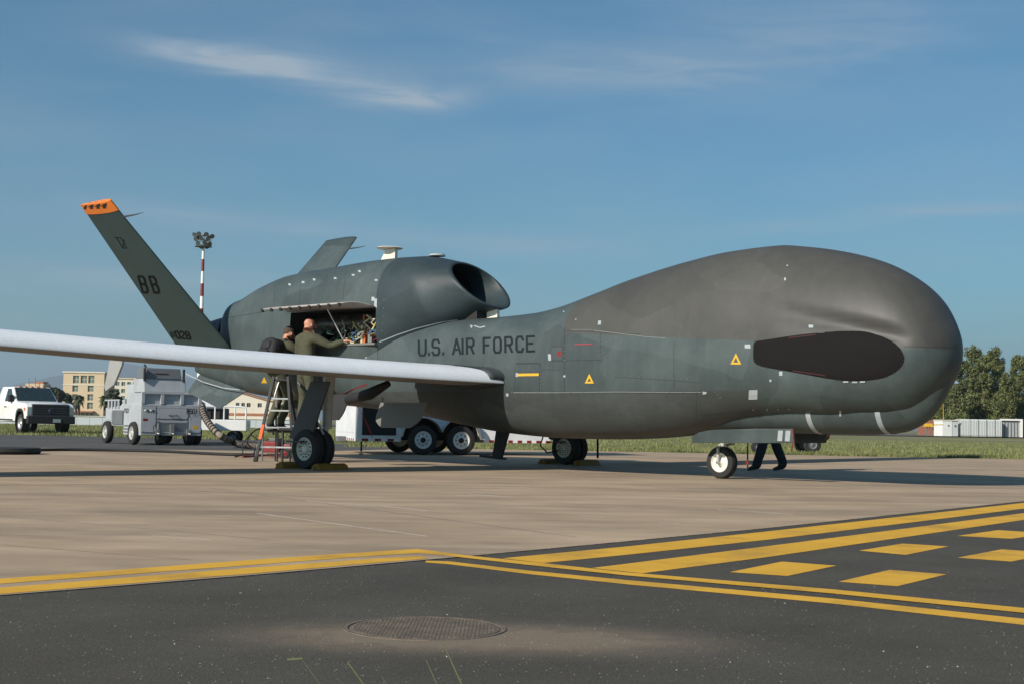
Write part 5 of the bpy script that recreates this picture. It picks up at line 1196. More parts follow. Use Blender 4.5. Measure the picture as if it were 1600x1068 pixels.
n_ = Vector((.62, 0, .78)); mb.v = [tuple(Vector(v)+n_*.02) for v in mb.v]; mb.build('windscreen', GLASS, cb_)
for sg in (1, -1):
    mb = MB(); mb.add([(-.92, sg*.925, 1.32), (-1.95, sg*.925, 1.32), (-1.95, sg*.80, 1.84), (-1.50, sg*.80, 1.84)], [(0, 1, 2, 3)]); mb.build('side_window', GLASS, cb_)
    mb = MB(); mb.box(-1.05, -.83, sg*1.02-.09, sg*1.02+.09, 1.28, 1.58, BLACK); mb.build('mirror', BLACK, tk, bevel=.03)
    mb = MB(); mb.box(.70, .885, sg*.87-.095, sg*.87+.095, .74, 1.08, LENS); mb.build('headlight', LENS, tk, bevel=.02)
    mb = MB(); mb.box(.55, .70, sg*.975-.02, sg*.975+.02, .92, 1.05, AMBER); mb.build('marker_lamp', AMBER, tk)
    mb = MB(); mb.box(-2.65, -.75, sg*.99-.012, sg*.99+.004, .52, .58, DARKP); mb.build('sill', DARKP, tk)
    mb = MB(); mb.box(-1.8, -1.55, sg*.985-.012, sg*.985+.012, 1.06, 1.10, BLACK); mb.build('door_handle', BLACK, tk)
    wheel((0, sg*.82, .40), .40, .26, tk, .23, ALU, holes=8, axis=(0, sg, 0)); wheel((-3.5, sg*.82, .40), .40, .26, tk, .23, ALU, holes=8, axis=(0, sg, 0))
    mb = MB(); mb.lathe([(0, .46), (-.3, .46), (-.31, .001)], (0, sg*.984, .46), (0, sg, 0), BLACK, n=28); mb.build('wheel_well', BLACK, tk)
mb = MB(); mb.box(.78, .93, -.77, .77, .62, 1.17, BLACK); gr = mb.build('grille', BLACK, tk, bevel=.03)
for k in range(4): mb = MB(); mb.box(.925, .94, -.7, .7, .72+.1*k, .75+.1*k, DARKP); mb.build('grille_bar', DARKP, gr)
mb = MB(); mb.lathe([(0, .11), (.012, .10), (.013, .001)], (.935, 0, .92), (1, 0, 0), n=20); mb.build('grille_badge', mat('badge_dark_blue', (.012, .025, .05), .4), gr)
mb = MB(); mb.box(.80, 1.03, -.99, .99, .40, .72, BLACK, top=(0, .02, .0, .0)); mb.build('bumper', BLACK, tk, bevel=.04)
mb = MB(); mb.box(1.032, 1.045, .05, .37, .46, .60, ALU); mb.build('number_plate', ALU, tk)
for k in range(5): mb = MB(); mb.box(-1.48, -1.36, -.5+.25*k-.05, -.5+.25*k+.05, 1.925, 1.96, AMBER); mb.build('roof_marker_lamp', AMBER, cb_, bevel=.01)
mb = MB(); mb.tube([(-1.6, .4, 1.93), (-1.65, .4, 2.12)], .01, BLACK, 6); mb.build('aerial', BLACK, cb_)
for (x0, x1, y0) in ((-1.75, -1.6, -.4), (-1.75, -1.6, .4)): mb = MB(); mb.box(x0, x1, y0-.2, y0+.2, 1.2, 1.72, BLACK); mb.build('seat_back', BLACK, cb_, bevel=.05)

# ------------------------------------------------------------------ grey air conditioning cart
cx = empty('ground_support_cart', (0, 0, 0), 0, label='grey wheeled ground support cart marked PS01 with a raised housing on top', cat='support cart')
C0 = D(219, 690, 35.2); C0.z = 0; xd = Vector((.82, .57, 0)).normalized(); cx.location = C0; cx.rotation_euler = (0, 0, math.atan2(xd.y, xd.x))
BW, BL_ = 1.60, 2.7      # broad face along x (0..BW) at y=0 ; receding along +y
mb = MB(); mb.box(0, BW, 0, 1.25, .24, 1.02, CARTG); bd_ = mb.build('body', CARTG, cx, bevel=.02)
# sloping rear section along the left side
mb = MB(); mb.prism([(0.02, 1.26, .46), (0.02, 1.26, 1.16), (0.02, 1.55, .98), (.02, BL_, .92), (.02, BL_, .60), (.02, 2.3, .60), (.02, 2.2, .46)], (BW-.04, 0, 0)); mb.build('front_bonnet', CARTG, cx, bevel=.02)
mb = MB(); mb.box(.05, BW-.05, .05, 1.2, 1.02, 1.30, CARTG); mb.build('upper_deck', CARTD, cx)
for x in (.0, .50, 1.02, 1.50): mb = MB(); mb.box(x, x+.09, -.012, .05, 1.022, 1.27, CARTG); mb.build('deck_post', CARTG, cx, bevel=.008)
mb = MB(); mb.box(0, BW, -.014, .05, 1.272, 1.32, CARTG); mb.build('deck_rail', CARTG, cx, bevel=.008)
mb = MB(); mb.box(.12, 1.22, .15, .95, 1.322, 1.66, CARTG, top=(.0, .0, .06, .0)); mb.build('housing_base', CARTG, cx, bevel=.02)
mb = MB(); mb.box(.16, 1.10, .18, .90, 1.662, 1.93, CARTD, top=(.02, .02, .05, .05)); hs2 = mb.build('housing_top', mat('cart_housing_dull', (.19, .20, .20), .6, var=.1), cx, bevel=.02)
mb = MB(); mb.box(.40, .75, .170, .178, 1.78, 1.80, REDFAINT, T=Matrix.Translation((0, .02, 0))); mb.build('faded_red_print', REDFAINT, hs2)
for x_ in (.10, 1.13): mb = MB(); mb.box(x_, x_+.035, .12, .2, 1.60, 1.92, BLACK); mb.build('hinge_bar', BLACK, hs2)
# slats in the rear bed
for k in range(4): mb = MB(); mb.box(-.012, .02, 1.62+.25*k, 1.70+.25*k, .921, 1.10, CARTG); mb.build('bed_post', CARTG, cx)
mb = MB(); mb.box(-.014, .02, 1.58, BL_, 1.102, 1.14, CARTG); mb.build('bed_rail', CARTG, cx, bevel=.005)
mb = MB(); mb.box(.5, BW-.1, 1.9, 2.5, .921, 1.55, mat('pale_locker', (.40, .42, .43), .5, var=.06), top=(0, 0, 0, 0)); mb.build('locker', MATS['pale_locker'], cx, bevel=.02)
mb = MB(); mb.box(-.008, 0, 1.30, 2.1, .50, .86, CARTD); 
mb.build('side_panel', mat('cart_panel_grey', (.26, .28, .30), .5, var=.1), cx)
for k in range(5): mb = MB(); mb.box(-.016, -.009, 1.9, 2.12, .52+.06*k, .55+.06*k, CARTD); mb.build('vent_slat', CARTD, cx)
# panels on the broad face
for (x0, x1, z0, z1) in ((.42, 1.22, .66, .92), (.02, .38, .32, .96), (1.26, BW-.02, .32, .70), (.42, 1.22, .30, .62)):
    mb = MB(); mb.box(x0-.012, x1+.012, -.004, -.0005, z0-.012, z1+.012, CARTD); mb.build('panel_gap_shade', CARTD, cx)  # dark backing plate, shade painted into the gap round the panel
    mb = MB(); mb.box(x0, x1, -.016, -.005, z0, z1, CARTG); mb.build('access_panel', CARTG, cx, bevel=.004)
    for (bx, bz) in ((x0+.03, z0+.03), (x1-.03, z0+.03), (x0+.03, z1-.03), (x1-.03, z1-.03)): mb = MB(); mb.lathe([(0, .012), (.006, .010), (.007, .001)], (bx, -.016, bz), (0, -1, 0), n=8); mb.build('panel_latch', STEEL, cx)
mb = MB(); mb.tube([(.72, -.02, .76), (.72, -.05, .74), (.92, -.05, .74), (.92, -.02, .76)], .012, BLACK, 6); mb.build('panel_handle', BLACK, cx)
for x in (.40, .78, 1.22): mb = MB(); mb.box(x-.04, x+.06, -.10, -.013, .26, .40 if x != .78 else .52, STEEL); mb.tube([(x, -.1, .30), (x+.03, -.16, .28)], .02, STEEL, 8); mb.build('tow_hook', STEEL, cx, bevel=.01)
for (x, y) in ((.08, .42), (.08, 2.40), (BW-.08, .42), (BW-.08, 2.40)): wheel((x-.09 if x < .5 else x+.09, y, .29), .29, .17, cx, .16, GEARW, holes=8, axis=(-1 if x < .5 else 1, 0, 0))
for x in (.62, 1.38): wheel((x, .28, .21), .21, .18, cx, .1, GEARW, axis=(0, -1, 0) if False else (-1, 0, 0))
def text_plane(name, s, org, ux, uz, w, m, parent, nrm, gap=.35):
    # strokes laid on a flat face: org bottom-left, ux unit width vector per glyph, uz height vector
    org, ux, uz, nrm = Vector(org), Vector(ux), Vector(uz), Vector(nrm)
    for i, ch in enumerate(s):
        if ch == ' ': continue
        mb = MB(); X = ux.normalized(); Z = uz.normalized()
        def put(q, k, i=i, mb=mb): mb.add([org+ux*(i*(1+gap))+X*p.x+Z*p.y+nrm*(.003+.0004*k) for p in q], [(0, 1, 2, 3)])
        glyph(ch, (0, 0), (ux.length, 0), (0, uz.length), w, put); mb.build(name, m, parent, fix=False)
for k in range(7): mb = MB(); mb.box(.46, 1.18, -.026, -.0165, .35+.034*k, .366+.034*k, CARTD); mb.build('louvre_slat', CARTD, cx)
mb = MB(); mb.tube([(1.58, .10, 1.12), (1.68, .08, 1.06), (1.72, .08, .94), (1.66, .3, .84)], .035, STEEL, 10); mb.build('hose_elbow', STEEL, cx, smooth='all')
for k in range(4): mb = MB(); mb.lathe([(0, .025), (.02, .02), (.021, .001)], (.10+.07*k, -.0165, .86), (0, -1, 0), n=10); mb.build('gauge', BLACK if k % 2 else RIMW, cx)
mb = MB(); mb.box(1.36, 1.50, -.018, -.0165, .42, .50, YEL); mb.build('warning_label', YEL, cx)
mb = MB(); mb.box(.05, .17, -.018, -.0165, .60, .66, RED); mb.build('warning_label', RED, cx)
mb = MB(); mb.tube([(.3, .6, 1.66), (.3, .6, 1.98), (.26, .6, 2.02)], .03, DARKP, 8); mb.build('exhaust_pipe', DARKP, cx, smooth=True)
for z_ in (.30, .38, .46): mb = MB(); mb.box(-.018, -.002, .70, 1.20, z_, z_+.03, CARTD); mb.build('vent_slat', CARTD, cx)
mb = MB(); mb.tube([(.45, -.03, .60), (.30, -.06, .45), (.34, -.05, .30), (.6, -.05, .22)], .012, BLACK, 6); mb.build('loose_cable', BLACK, cx, smooth=True)
text_plane('painted_letter', 'PS01', (1.19, -.0165, .80), (.056, 0, 0), (0, 0, .12), .018, BLACK, cx, (0, -1, 0))
text_plane('painted_letter', 'PS01', (-.001, 1.20, .80), (0, -.07, 0), (0, 0, .10), .018, BLACK, cx, (-1, 0, 0))

# ------------------------------------------------------------------ white cart with railing behind it
rc2 = empty('railed_cart', D(352, 690, 40.0)*Vector((1, 1, 0)), R(6), label='white flatbed cart with tubular side rails, behind the grey PS01 cart', cat='cart')
mb = MB(); mb.box(-1.25, .62, -.6, .9, .36, .66, WHITE); mb.build('deck', WHITE, rc2, bevel=.02)
for x in (-1.0, -.75, -.50, -.25, 0, .30): mb = MB(); mb.tube([(x, -.58, .66), (x, -.58, 1.02)], .020, WHITE, 8); mb.build('rail_post', WHITE, rc2, smooth=True)
mb = MB(); mb.tube(spline([(-1.2, -.58, 1.03), (-.6, -.58, 1.03), (.0, -.58, 1.03), (.5, -.58, 1.02), (.60, -.58, .93), (.60, -.58, .66)], 5), .024, WHITE, 8); mb.build('top_rail', WHITE, rc2, smooth='all')
mb = MB(); mb.box(-1.2, .02, -.45, .7, .67, .98, BLACK); mb.build('load_box', BLACK, rc2, bevel=.02)
mb = MB(); mb.prism([(-1.2, -.4, 1.04), (.0, -.4, 1.06), (-.6, -.4, 1.35), (-1.2, -.4, 1.40)], (0, 1.0, 0)); mb.build('cover', WHITE, rc2, bevel=.02)
for x in (-.95, .25):
    for y in (-.5, .8): wheel((x, y, .18), .18, .14, rc2, .09, CARTD, axis=(0, -1, 0))
mb = MB(); mb.lathe([(0, .04), (.02, .03), (.021, .001)], (-.35, -.602, .5), (0, -1, 0), AMBER, n=12); mb.build('reflector', AMBER, rc2)

# ------------------------------------------------------------------ white tandem trailer
tr = empty('enclosed_trailer', (0, 0, 0), 0, label='white enclosed trailer on two wheels with red and white reflective tape, behind the wing root', cat='trailer')
td = Vector((.951, .309, 0)); W1 = Vector((-1.87, 29.95, 0)); tr.location = W1; tr.rotation_euler = (0, 0, math.atan2(td.y, td.x))
mb = MB(); mb.box(-1.42, -.44, .06, 2.2, .27, 1.95, TRAILW); mb.box(-.438, 1.38, .16, 2.2, .84, 1.949, TRAILW); mb.box(1.382, 2.9, .06, 2.2, .27, 1.948, TRAILW); mb.box(-.438, 1.378, .9, 2.15, .3, .838, BLACK); trb = mb.build('body', TRAILW, tr)
# arched skirt over the wheels
def arch(x):
    r = .44; v = 0
    for c in (0, .84):
        if abs(x-c) < r: v = max(v, math.sqrt(r*r-(x-c)**2))
    return .34+v
xs_ = np.linspace(-.438, 1.378, 60); mb = MB(); vs = []
for x in xs_: vs += [(x, .06, arch(x)), (x, .06, 1.0), (x, .12, 1.0), (x, .12, arch(x))]
mb.add(vs, [(4*i+a, 4*i+b, 4*i+4+b, 4*i+4+a) for i in range(59) for a, b in ((0, 1), (1, 2), (2, 3), (3, 0))]); mb.build('wheel_arch_panel', TRAILW, tr)
mb = MB(); vs = []
for x in xs_: vs += [(x, -.10, arch(x)-.004), (x, .06, arch(x)-.004), (x, .06, arch(x)+.02), (x, -.10, arch(x)+.02)]
mb.add(vs, [(4*i+a, 4*i+b, 4*i+4+b, 4*i+4+a) for i in range(59) for a, b in ((0, 1), (1, 2), (2, 3), (3, 0))]); mb.build('mudguard', ALU, tr, smooth=True)
for x in (0, .84): 
    wheel((x, -.02, .315), .315, .20, tr, .178, mat('trailer_rim', (.74, .75, .74), .4, metal=.1, var=.06), holes=8, axis=(0, -1, 0)); wheel((x, 2.1, .315), .315, .2, tr, .18, RIMW, axis=(0, 1, 0))
    mb = MB(); mb.lathe([(0, .06), (.02, .055), (.06, .045), (.065, .001)], (x, -.10, .315), (0, -1, 0), BLACK, n=16); mb.build('hub_cap', BLACK, tr, smooth=True)
mb = MB(); mb.box(-1.28, -.55, .05, .058, .40, .98, BLACK); mb.build('locker_opening_shade', BLACK, tr)  # flat black sheet painted as the shade inside the open locker
mb = MB(); mb.tube([(-1.3, .0, .27), (-1.3, .0, .06)], .02, BLACK, 8); mb.box(-1.34, -1.26, -.04, .04, 0, .02, BLACK); mb.build('jack', BLACK, tr)
def tapes(x0, x1, n, y, z0, z1, face='s'):
    for i in range(n):
        a = x0+(x1-x0)*i/n; b = x0+(x1-x0)*(i+1)/n; m = RED if i % 2 else WHITE; mb = MB()
        if face == 's': mb.box(a, b, y-.006, y, z0, z1, m)
        else: mb.box(y-.006, y, a, b, z0, z1, m)
        mb.build('reflective_tape', mat('tape_red', (.50, .02, .02), .4) if i % 2 else WHITE, tr)
tapes(-1.42, -.46, 7, .06, .275, .33); tapes(1.40, 2.9, 14, .06, .275, .33); tapes(.08, 2.18, 20, -1.42, .275, .33, 'f')
mb = MB(); mb.box(-1.429, -1.421, .2, 2.05, .45, 1.85, TRAILW); mb.build('front_sheet', ALU if False else WHITE, tr)
mb = MB(); mb.box(-1.60, -1.44, 1.0, 1.25, .25, .36, CARTD); mb.build('drawbar', CARTD, tr)

# ------------------------------------------------------------------ red cart seen beyond the nose gear
rr = empty('fire_bottle_cart', D(1250, 705, 39.5)*Vector((1, 1, 0)), R(10), label='red wheeled fire bottle cart seen beyond the nose gear and the walking legs', cat='cart')
mb = MB(); mb.lathe([(0, .02), (.02, .12), (.06, .17), (1.1, .17), (1.18, .12), (1.22, .03)], (-.35, 0, .52), (1, .0, .0), RED, n=20); mb.build('bottle', RED, rr, smooth=True)
for y in (-.35, .35): wheel((.22, y, .25), .25, .1, rr, .12, CARTD, holes=0, axis=(0, -1, 0))
mb = MB(); mb.tube([(-.4, -.25, .45), (.3, -.25, .3), (.3, .25, .3), (-.4, .25, .45)], .02, RED, 8); mb.tube([(-.3, -.25, .42), (-.35, -.25, .02)], .02, RED, 8); mb.tube([(.25, -.3, .25), (.25, .3, .25)], .02, STEEL, 8); mb.build('frame', RED, rr)
mb = MB(); mb.box(-.30, -.02, -.27, -.2, .42, .54, WHITE); mb.build('label_plate', WHITE, rr)
wheel((-1.3, -.1, .16), .16, .12, rr, .08, CARTD, axis=(0, -1, 0))
mb = MB(); mb.tube([(-1.3, -.1, .16), (-.4, 0, .42)], .02, BLACK, 6); mb.build('drawbar', BLACK, rr)
# ------------------------------------------------------------------ background buildings
def facade(mb, x0, x1, z0, z1, holes, y, m, depth=.25, gl=None, parent=None, winm=None):
    # wall sheet at y with recessed openings; each opening gets its own window object
    xs = sorted({x0, x1, *[h[0] for h in holes], *[h[1] for h in holes]}); zs_ = sorted({z0, z1, *[h[2] for h in holes], *[h[3] for h in holes]})
    for i in range(len(xs)-1):
        for j in range(len(zs_)-1):
            cx_, cz_ = (xs[i]+xs[i+1])/2, (zs_[j]+zs_[j+1])/2
            if any(h[0] < cx_ < h[1] and h[2] < cz_ < h[3] for h in holes): continue
            mb.add([(xs[i], y, zs_[j]), (xs[i+1], y, zs_[j]), (xs[i+1], y, zs_[j+1]), (xs[i], y, zs_[j+1])], [(0, 1, 2, 3)], m)
    for h in holes:
        a, b, c, d = h[:4]; q = y+depth
        mb.add([(a, y, c), (a, q, c), (a, q, d), (a, y, d)], [(0, 1, 2, 3)], m); mb.add([(b, y, c), (b, q, c), (b, q, d), (b, y, d)], [(3, 2, 1, 0)], m)
        mb.add([(a, y, c), (b, y, c), (b, q, c), (a, q, c)], [(0, 1, 2, 3)], m); mb.add([(a, y, d), (b, y, d), (b, q, d), (a, q, d)], [(3, 2, 1, 0)], m)
def window(parent, h, y, depth=.25, nx=2, nz=2, fm=None, gm=None):
    a, b, c, d = h[:4]; q = y+depth-.02; mb = MB(); t = .09*(b-a)/1.6
    mb.box(a, b, q, q+.02, c, d, gm or GLASSG); w = mb.build('window', gm or GLASSG, parent)
    mb = MB(); 
    for k in range(nx+1): x = a+(b-a)*k/nx; mb.box(max(a, x-t/2), min(b, x+t/2), q-.05, q-.001, c, d)
    for k in range(nz+1): z = c+(d-c)*k/nz; mb.box(a+.001, b-.001, q-.06, q-.002, max(c, z-t/2), min(d, z+t/2))
    mb.build('frame', fm or PALEW, w)
def bld(name, px0, px1, Y, label, rz=0):
    p0 = D(px0, 650, Y); p1 = D(px1, 650, Y); e = empty(name, (p0.x, Y, 0), rz, label=label, cat='building'); return e, (p1.x-p0.x), CF/Y
# five storey cream block
e, wd, k = bld('apartment_block', 97, 161, 450, 'tall cream building with large top floor windows, left of the drooping tail panel')
hz = lambda x: 646.6+.0171*x
Z = lambda x, y, Y: CH+(hz(x)-y)*Y/CF
X = lambda x, e: (x-97)/64*wd
H = []; yb = 450
for (a, b) in ((112, 121.5), (124, 134), (136, 145.5)): H.append((X(a, e), X(b, e), Z(a, 598, yb), Z(a, 586, yb), 2, 2))
for (a, b) in ((111.5, 120.5), (135.5, 144.5)):
    for (t, c) in ((601.5, 611), (615, 625), (628, 638)): H.append((X(a, e), X(b, e), Z(a, c, yb), Z(a, t, yb), 2, 2))
for i in range(5): a = 113+7*i; H.append((X(a, e), X(a+5, e), Z(a, 650, yb), Z(a, 643, yb), 1, 1))
ztop = Z(97, 581.5, yb); mb = MB(); facade(mb, 0, wd, -.1, ztop, H, 0, CREAM, depth=.5)
mb.box(.01, wd-.01, .55, 11.9, -.1, ztop-.02, CREAM); mb.add([(wd, 0, -.1), (wd, 12, -.1), (wd, 12, ztop), (wd, 0, ztop)], [(0, 1, 2, 3)], CREAM); mb.add([(0, 0, -.1), (0, 12, -.1), (0, 12, ztop), (0, 0, ztop)], [(3, 2, 1, 0)], CREAM)
mb.build('wall', CREAM, e)
mb = MB(); mb.box(-.3, wd+.3, -.3, 12.3, ztop+.002, ztop+.45, PALEW); mb.build('cornice', PALEW, e)
mb = MB(); mb.box(-.12, wd+.12, -.12, -.002, Z(97, 600.2, yb)-.15, Z(97, 600.2, yb)+.15, PALEW); mb.build('string_course', PALEW, e)
mb = MB(); mb.box(X(110, e), X(148, e), -2.2, -.13, Z(97, 642.5, yb), Z(97, 640.5, yb), ROOFO); mb.build('porch_roof', ROOFO, e)
for h in H: window(e, h, 0, .5, h[4], h[5], CREAM, GLASSG)
# second block
e, wd2, k = bld('apartment_block', 176, 218, 480, 'pale block with a flat roof behind the tall one, partly hidden by the grey cart')
zt_ = Z(190, 591.5, 480); H = [((x-176)/42*wd2, (x+6-176)/42*wd2, Z(190, b, 480), Z(190, a, 480), 2, 1) for x in (179, 188, 197, 206) for (a, b) in ((596, 602), (607, 613), (618, 624), (629, 635))]
mb = MB(); facade(mb, 0, wd2, -.1, zt_, H, 0, PALEW, depth=.4); mb.box(.01, wd2-.01, .45, 9, -.1, zt_-.01, PALEW); mb.add([(wd2, 0, -.1), (wd2, 9, -.1), (wd2, 9, zt_), (wd2, 0, zt_)], [(0, 1, 2, 3)], PALEW); mb.build('wall', PALEW, e)
mb = MB(); mb.box(-.3, wd2+.3, -.3, 9.3, zt_+.002, zt_+.4, CREAM); mb.build('cornice', CREAM, e)
for h in H: window(e, h, 0, .4, 2, 1, PALEW)
# distant low block above the pickup roof
e, w3, k = bld('distant_block', 38, 66, 620, 'distant pale flat block seen above the roof of the white pickup'); zt_ = Z(50, 598.5, 620)
H = [(w3*(.05+.16*i), w3*(.14+.16*i), zt_-4.2+0, zt_-2.4, 1, 1) for i in range(6)]
mb = MB(); facade(mb, 0, w3, -.1, zt_, H, 0, CREAM, depth=.4); mb.box(.01, w3-.01, .45, 10, -.1, zt_-.01, CREAM); mb.build('wall', CREAM, e)
mb = MB(); mb.box(w3*.45, w3*.95, 1, 8, zt_+.002, zt_+.9, ROOFO); mb.build('roof_house', ROOFO, e)
for h in H: window(e, h, 0, .4, 1, 1, CREAM)
# white gabled house right of the cart
GY = 330; e, w4, k = bld('gabled_house', 351, 470, GY, 'white gabled house with small square windows beyond the ladder and hose'); WH = mat('white_render_wall', (.66, .60, .50), .85, var=.05, scale=.4)
X4 = lambda x: (x-351)/119*w4; zg = lambda y: Z(400, y, GY)
H = [(X4(a), X4(b), zg(635.5), zg(629), 2, 1) for a, b in ((368, 373.5), (376.5, 382), (385, 391), (402, 408.5), (440, 446), (452, 458))]
mb = MB(); facade(mb, 0, w4, -.1, zg(626), H, 0, WH, depth=.35)
mb.add([(0, 0, zg(626)), (w4, 0, zg(626)), (X4(415), 0, zg(623)), (X4(372), 0, zg(611.5)), (X4(351), 0, zg(620))], [(0, 1, 2, 3, 4)], WH)
mb.box(.01, w4-.01, .4, 9, -.1, zg(626)-.01, WH); mb.build('wall', WH, e)
mb = MB(); mb.prism([(X4(349), -.4, zg(621)), (X4(372), -.4, zg(611.5)), (X4(418), -.4, zg(624)), (X4(418), -.4, zg(625.2)), (X4(372), -.4, zg(612.8)), (X4(349), -.4, zg(622.2))], (0, 10, 0)); mb.build('roof', ROOFO, e)
mb = MB(); mb.box(X4(418), w4+.3, -.3, 9, zg(626)+.002, zg(624.5), ROOFO); mb.build('roof', ROOFO, e)
mb = MB(); mb.box(-.05, w4, -.08, -.002, zg(649), zg(645), ROOFO); mb.build('plinth', ROOFO, e)
for h in H: window(e, h, 0, .35, 2, 1, PALEW, GLASS)
# low pale barrier
def barrier(x0, x1, Y, zt_, n, label):
    a = D(x0, 655, Y); b = D(x1, 655, Y); e = empty('low_wall', (a.x, Y, 0), 0, label=label, cat='wall'); ln = b.x-a.x
    mb = MB(); mb.box(0, .01, 0, .2, -.05, zt_, BARR); p0 = None
    mb = MB(); w_ = ln/n; mb.box(.01, w_-.01, 0, .25, -.05, zt_, BARR, top=(0, 0, .05, .05)); p0 = mb.build('wall_panel', BARR, e)
    for i in range(1, n): c = p0.copy(); COL.objects.link(c); c.parent = e; c.location = (w_*i, 0, 0)
    mb = MB(); mb.box(0, ln, -.03, .28, zt_+.002, zt_+.05, PALEW); mb.build('coping', PALEW, e)
barrier(-60, 500, 112, .66, 28, 'low pale blue wall of panels at the far side of the left grass')
# light mast
MY = 152.0; b0 = D(310, 650, MY); t0 = D(311, 388, MY); e = empty('light_mast', (b0.x, MY, 0), 0, label='tall red and white banded floodlight mast between the tail fin and the nacelle', cat='light mast')
top = t0.z; nb = 10; zb_ = 0
bands = [388, 405, 424, 443, 463, 482, 501, 520, 540, 560, 580, 600, 620, 640, 656]
for i in range(len(bands)-1):
    z1 = D(311, bands[i], MY).z; z0 = max(0, D(311, bands[i+1], MY).z) if i < len(bands)-2 else 0; mb = MB(); r1, r0 = .14+.012*i, .14+.012*(i+1); mb.lathe([(z0, r0), (z1, r1)], (0, 0, 0), (0, 0, 1), n=16)
    mb.build('mast_section', RED if i % 2 else WHITE, e, smooth='all')
mb = MB(); mb.tube([(0, 0, top), (0, 0, top+1.6)], .10, STEEL, 8); mb.lathe([(0, .3), (.05, .95), (.1, .95), (.12, .3)], (0, 0, top+.1), (0, 0, 1), DARKP, n=16)
mb.tube([(-1.0, 0, top+1.35), (1.0, 0, top+1.35)], .05, STEEL, 6); mb.tube([(-.8, 0, top+.75), (.8, 0, top+.75)], .05, STEEL, 6); mb.tube([(-.8, 0, top+.75), (-1.0, 0, top+1.35)], .03, STEEL, 6); mb.tube([(.8, 0, top+.75), (1.0, 0, top+1.35)], .03, STEEL, 6); mb.build('head_frame', STEEL, e)
lp = None
for (x, y, z, ax) in [(-.95, -.2, 1.45, -.5), (-.45, -.3, 1.55, -.1), (.35, -.3, 1.5, .2), (.95, -.2, 1.3, .5), (-.75, -.35, .95, -.4), (-.2, -.4, 1.05, 0), (.55, -.35, 1.0, .3), (-.5, -.3, .45, -.3), (.25, -.35, .5, .2), (.7, -.2, .45, .5), (-.6, .3, 1.2, -.6), (.5, .35, 1.2, .6), (0, .4, .8, 0), (-.15, -.3, 0.15, 0), (.35, .2, .2, .3)]:
    mb = MB(); d = Vector((ax, -1 if y < 0 else 1, -.55)).normalized(); p = Vector((x, y, top+z)); mb.lathe([(-.16, .05), (-.14, .15), (.04, .26), (.07, .26)], p, d, BLACK, n=14)
    l_ = mb.build('floodlight', BLACK, e, smooth=True); mb = MB(); mb.lathe([(.065, .25), (.066, .001)], p, d, None, n=14); mb.mats = []; mb.build('lamp_glass', mat('floodlight_glass', (.12, .12, .11), .2, metal=.3), l_)
# thin poles above the pickup
for (x, y0, lb) in ((45.5, 590, 'thin grey pole above the cab roof, leftmost of the three distant poles'), (55.5, 589, 'thin grey pole in the middle of the three distant poles above the pickup'), (74, 594, 'thin grey pole nearest the cream building of the three above the pickup')):
    b = D(x, 650, 300); t = D(x, y0, 300); mb = MB(); mb.tube([(b.x, 300, 0), (t.x, 300, t.z)], [.12, .05], CARTD, 8); o = mb.build('distant_pole', CARTD, smooth=True); tag(o, lb, 'pole', 'thin distant poles')

# ------------------------------------------------------------------ right side: containers, hut, brick buildings
RY = 172; e = empty('storage_container', (0, 0, 0), 0, label='long white ribbed storage container below the trees at the right edge', cat='container')
a = D(1501, 670, RY); b = D(1566, 670, RY); zt_ = a.z+(670-654.5)/CF*RY; zb_ = -.06; e.location = (a.x, RY, 0); ln = b.x-a.x; hh = max(zt_, 1.6)
HT = CH+(673.0-654.5)*RY/CF; HB = CH-(681.3-673.0)*RY/CF
mb = MB(); mb.box(0, ln, .1, 2.4, HB, HT, CONTW); mb.build('shell', CONTW, e, bevel=.03)
pn = 26; w_ = ln/pn; mb = MB(); mb.box(.02, w_-.06, 0, .099, HB+.12, HT-.12, CONTW, top=(0, 0, 0, 0)); p0 = mb.build('wall_rib', CONTW, e)
for i in range(1, pn): c = p0.copy(); COL.objects.link(c); c.parent = e; c.location = (w_*i, 0, 0)
for i in range(4): mb = MB(); x = ln*(.22+.2*i); mb.box(x, x+.06, -.03, -.002, HB+.02, HT-.02, CARTD); mb.build('door_post', CARTD, e)
e = empty('storage_container', (b.x+.15, RY+1, 0), 0, label='white open sided container with dark bars, next to the long ribbed one', cat='container'); ln = 2.2*1.1
mb = MB(); mb.box(0, ln, .3, 2.4, HB, HT, mat('container_grey', (.34, .36, .37), .6)); mb.build('shell', None, e); mb = MB(); mb.box(-.02, ln+.3, -.0, .29, HT-.08, HT+.12, WHITE); mb.box(ln-.0, ln+.3, 0, .28, HB, HT-.09, WHITE); mb.build('portal_frame', WHITE, e)
for i in range(6): mb = MB(); x = ln*(i+.4)/6.2; mb.box(x, x+.07, .2, .29, HB, HT-.1, CARTD); mb.build('bar', CARTD, e)
e = empty('red_vehicle', (b.x+3.0, RY-2, 0), 0, label='red vehicle cut off by the right edge of the picture', cat='vehicle')
mb = MB(); mb.prism([(.0, 0, HB+.35), (0, 0, HB+1.0), (.3, 0, HB+1.5), (.9, 0, HB+2.3), (5, 0, HB+2.4), (5, 0, HB+.35)], (0, 2, 0)); mb.build('body', RED, e, bevel=.08)
mb = MB(); mb.prism([(.45, -.02, HB+1.55), (1.0, -.02, HB+2.15), (2.2, -.02, HB+2.15), (2.2, -.02, HB+1.55)], (0, .015, 0)); mb.build('side_window', GLASS, e)
for x in (1.0, 4.0): wheel((x, .1, HB+.42), .42, .3, e, .22, CARTD, axis=(0, -1, 0))
e = empty('white_hut', (D(1469, 670, RY).x, RY-1, 0), R(14), label='small white two sided hut between the aircraft nose and the container', cat='hut')
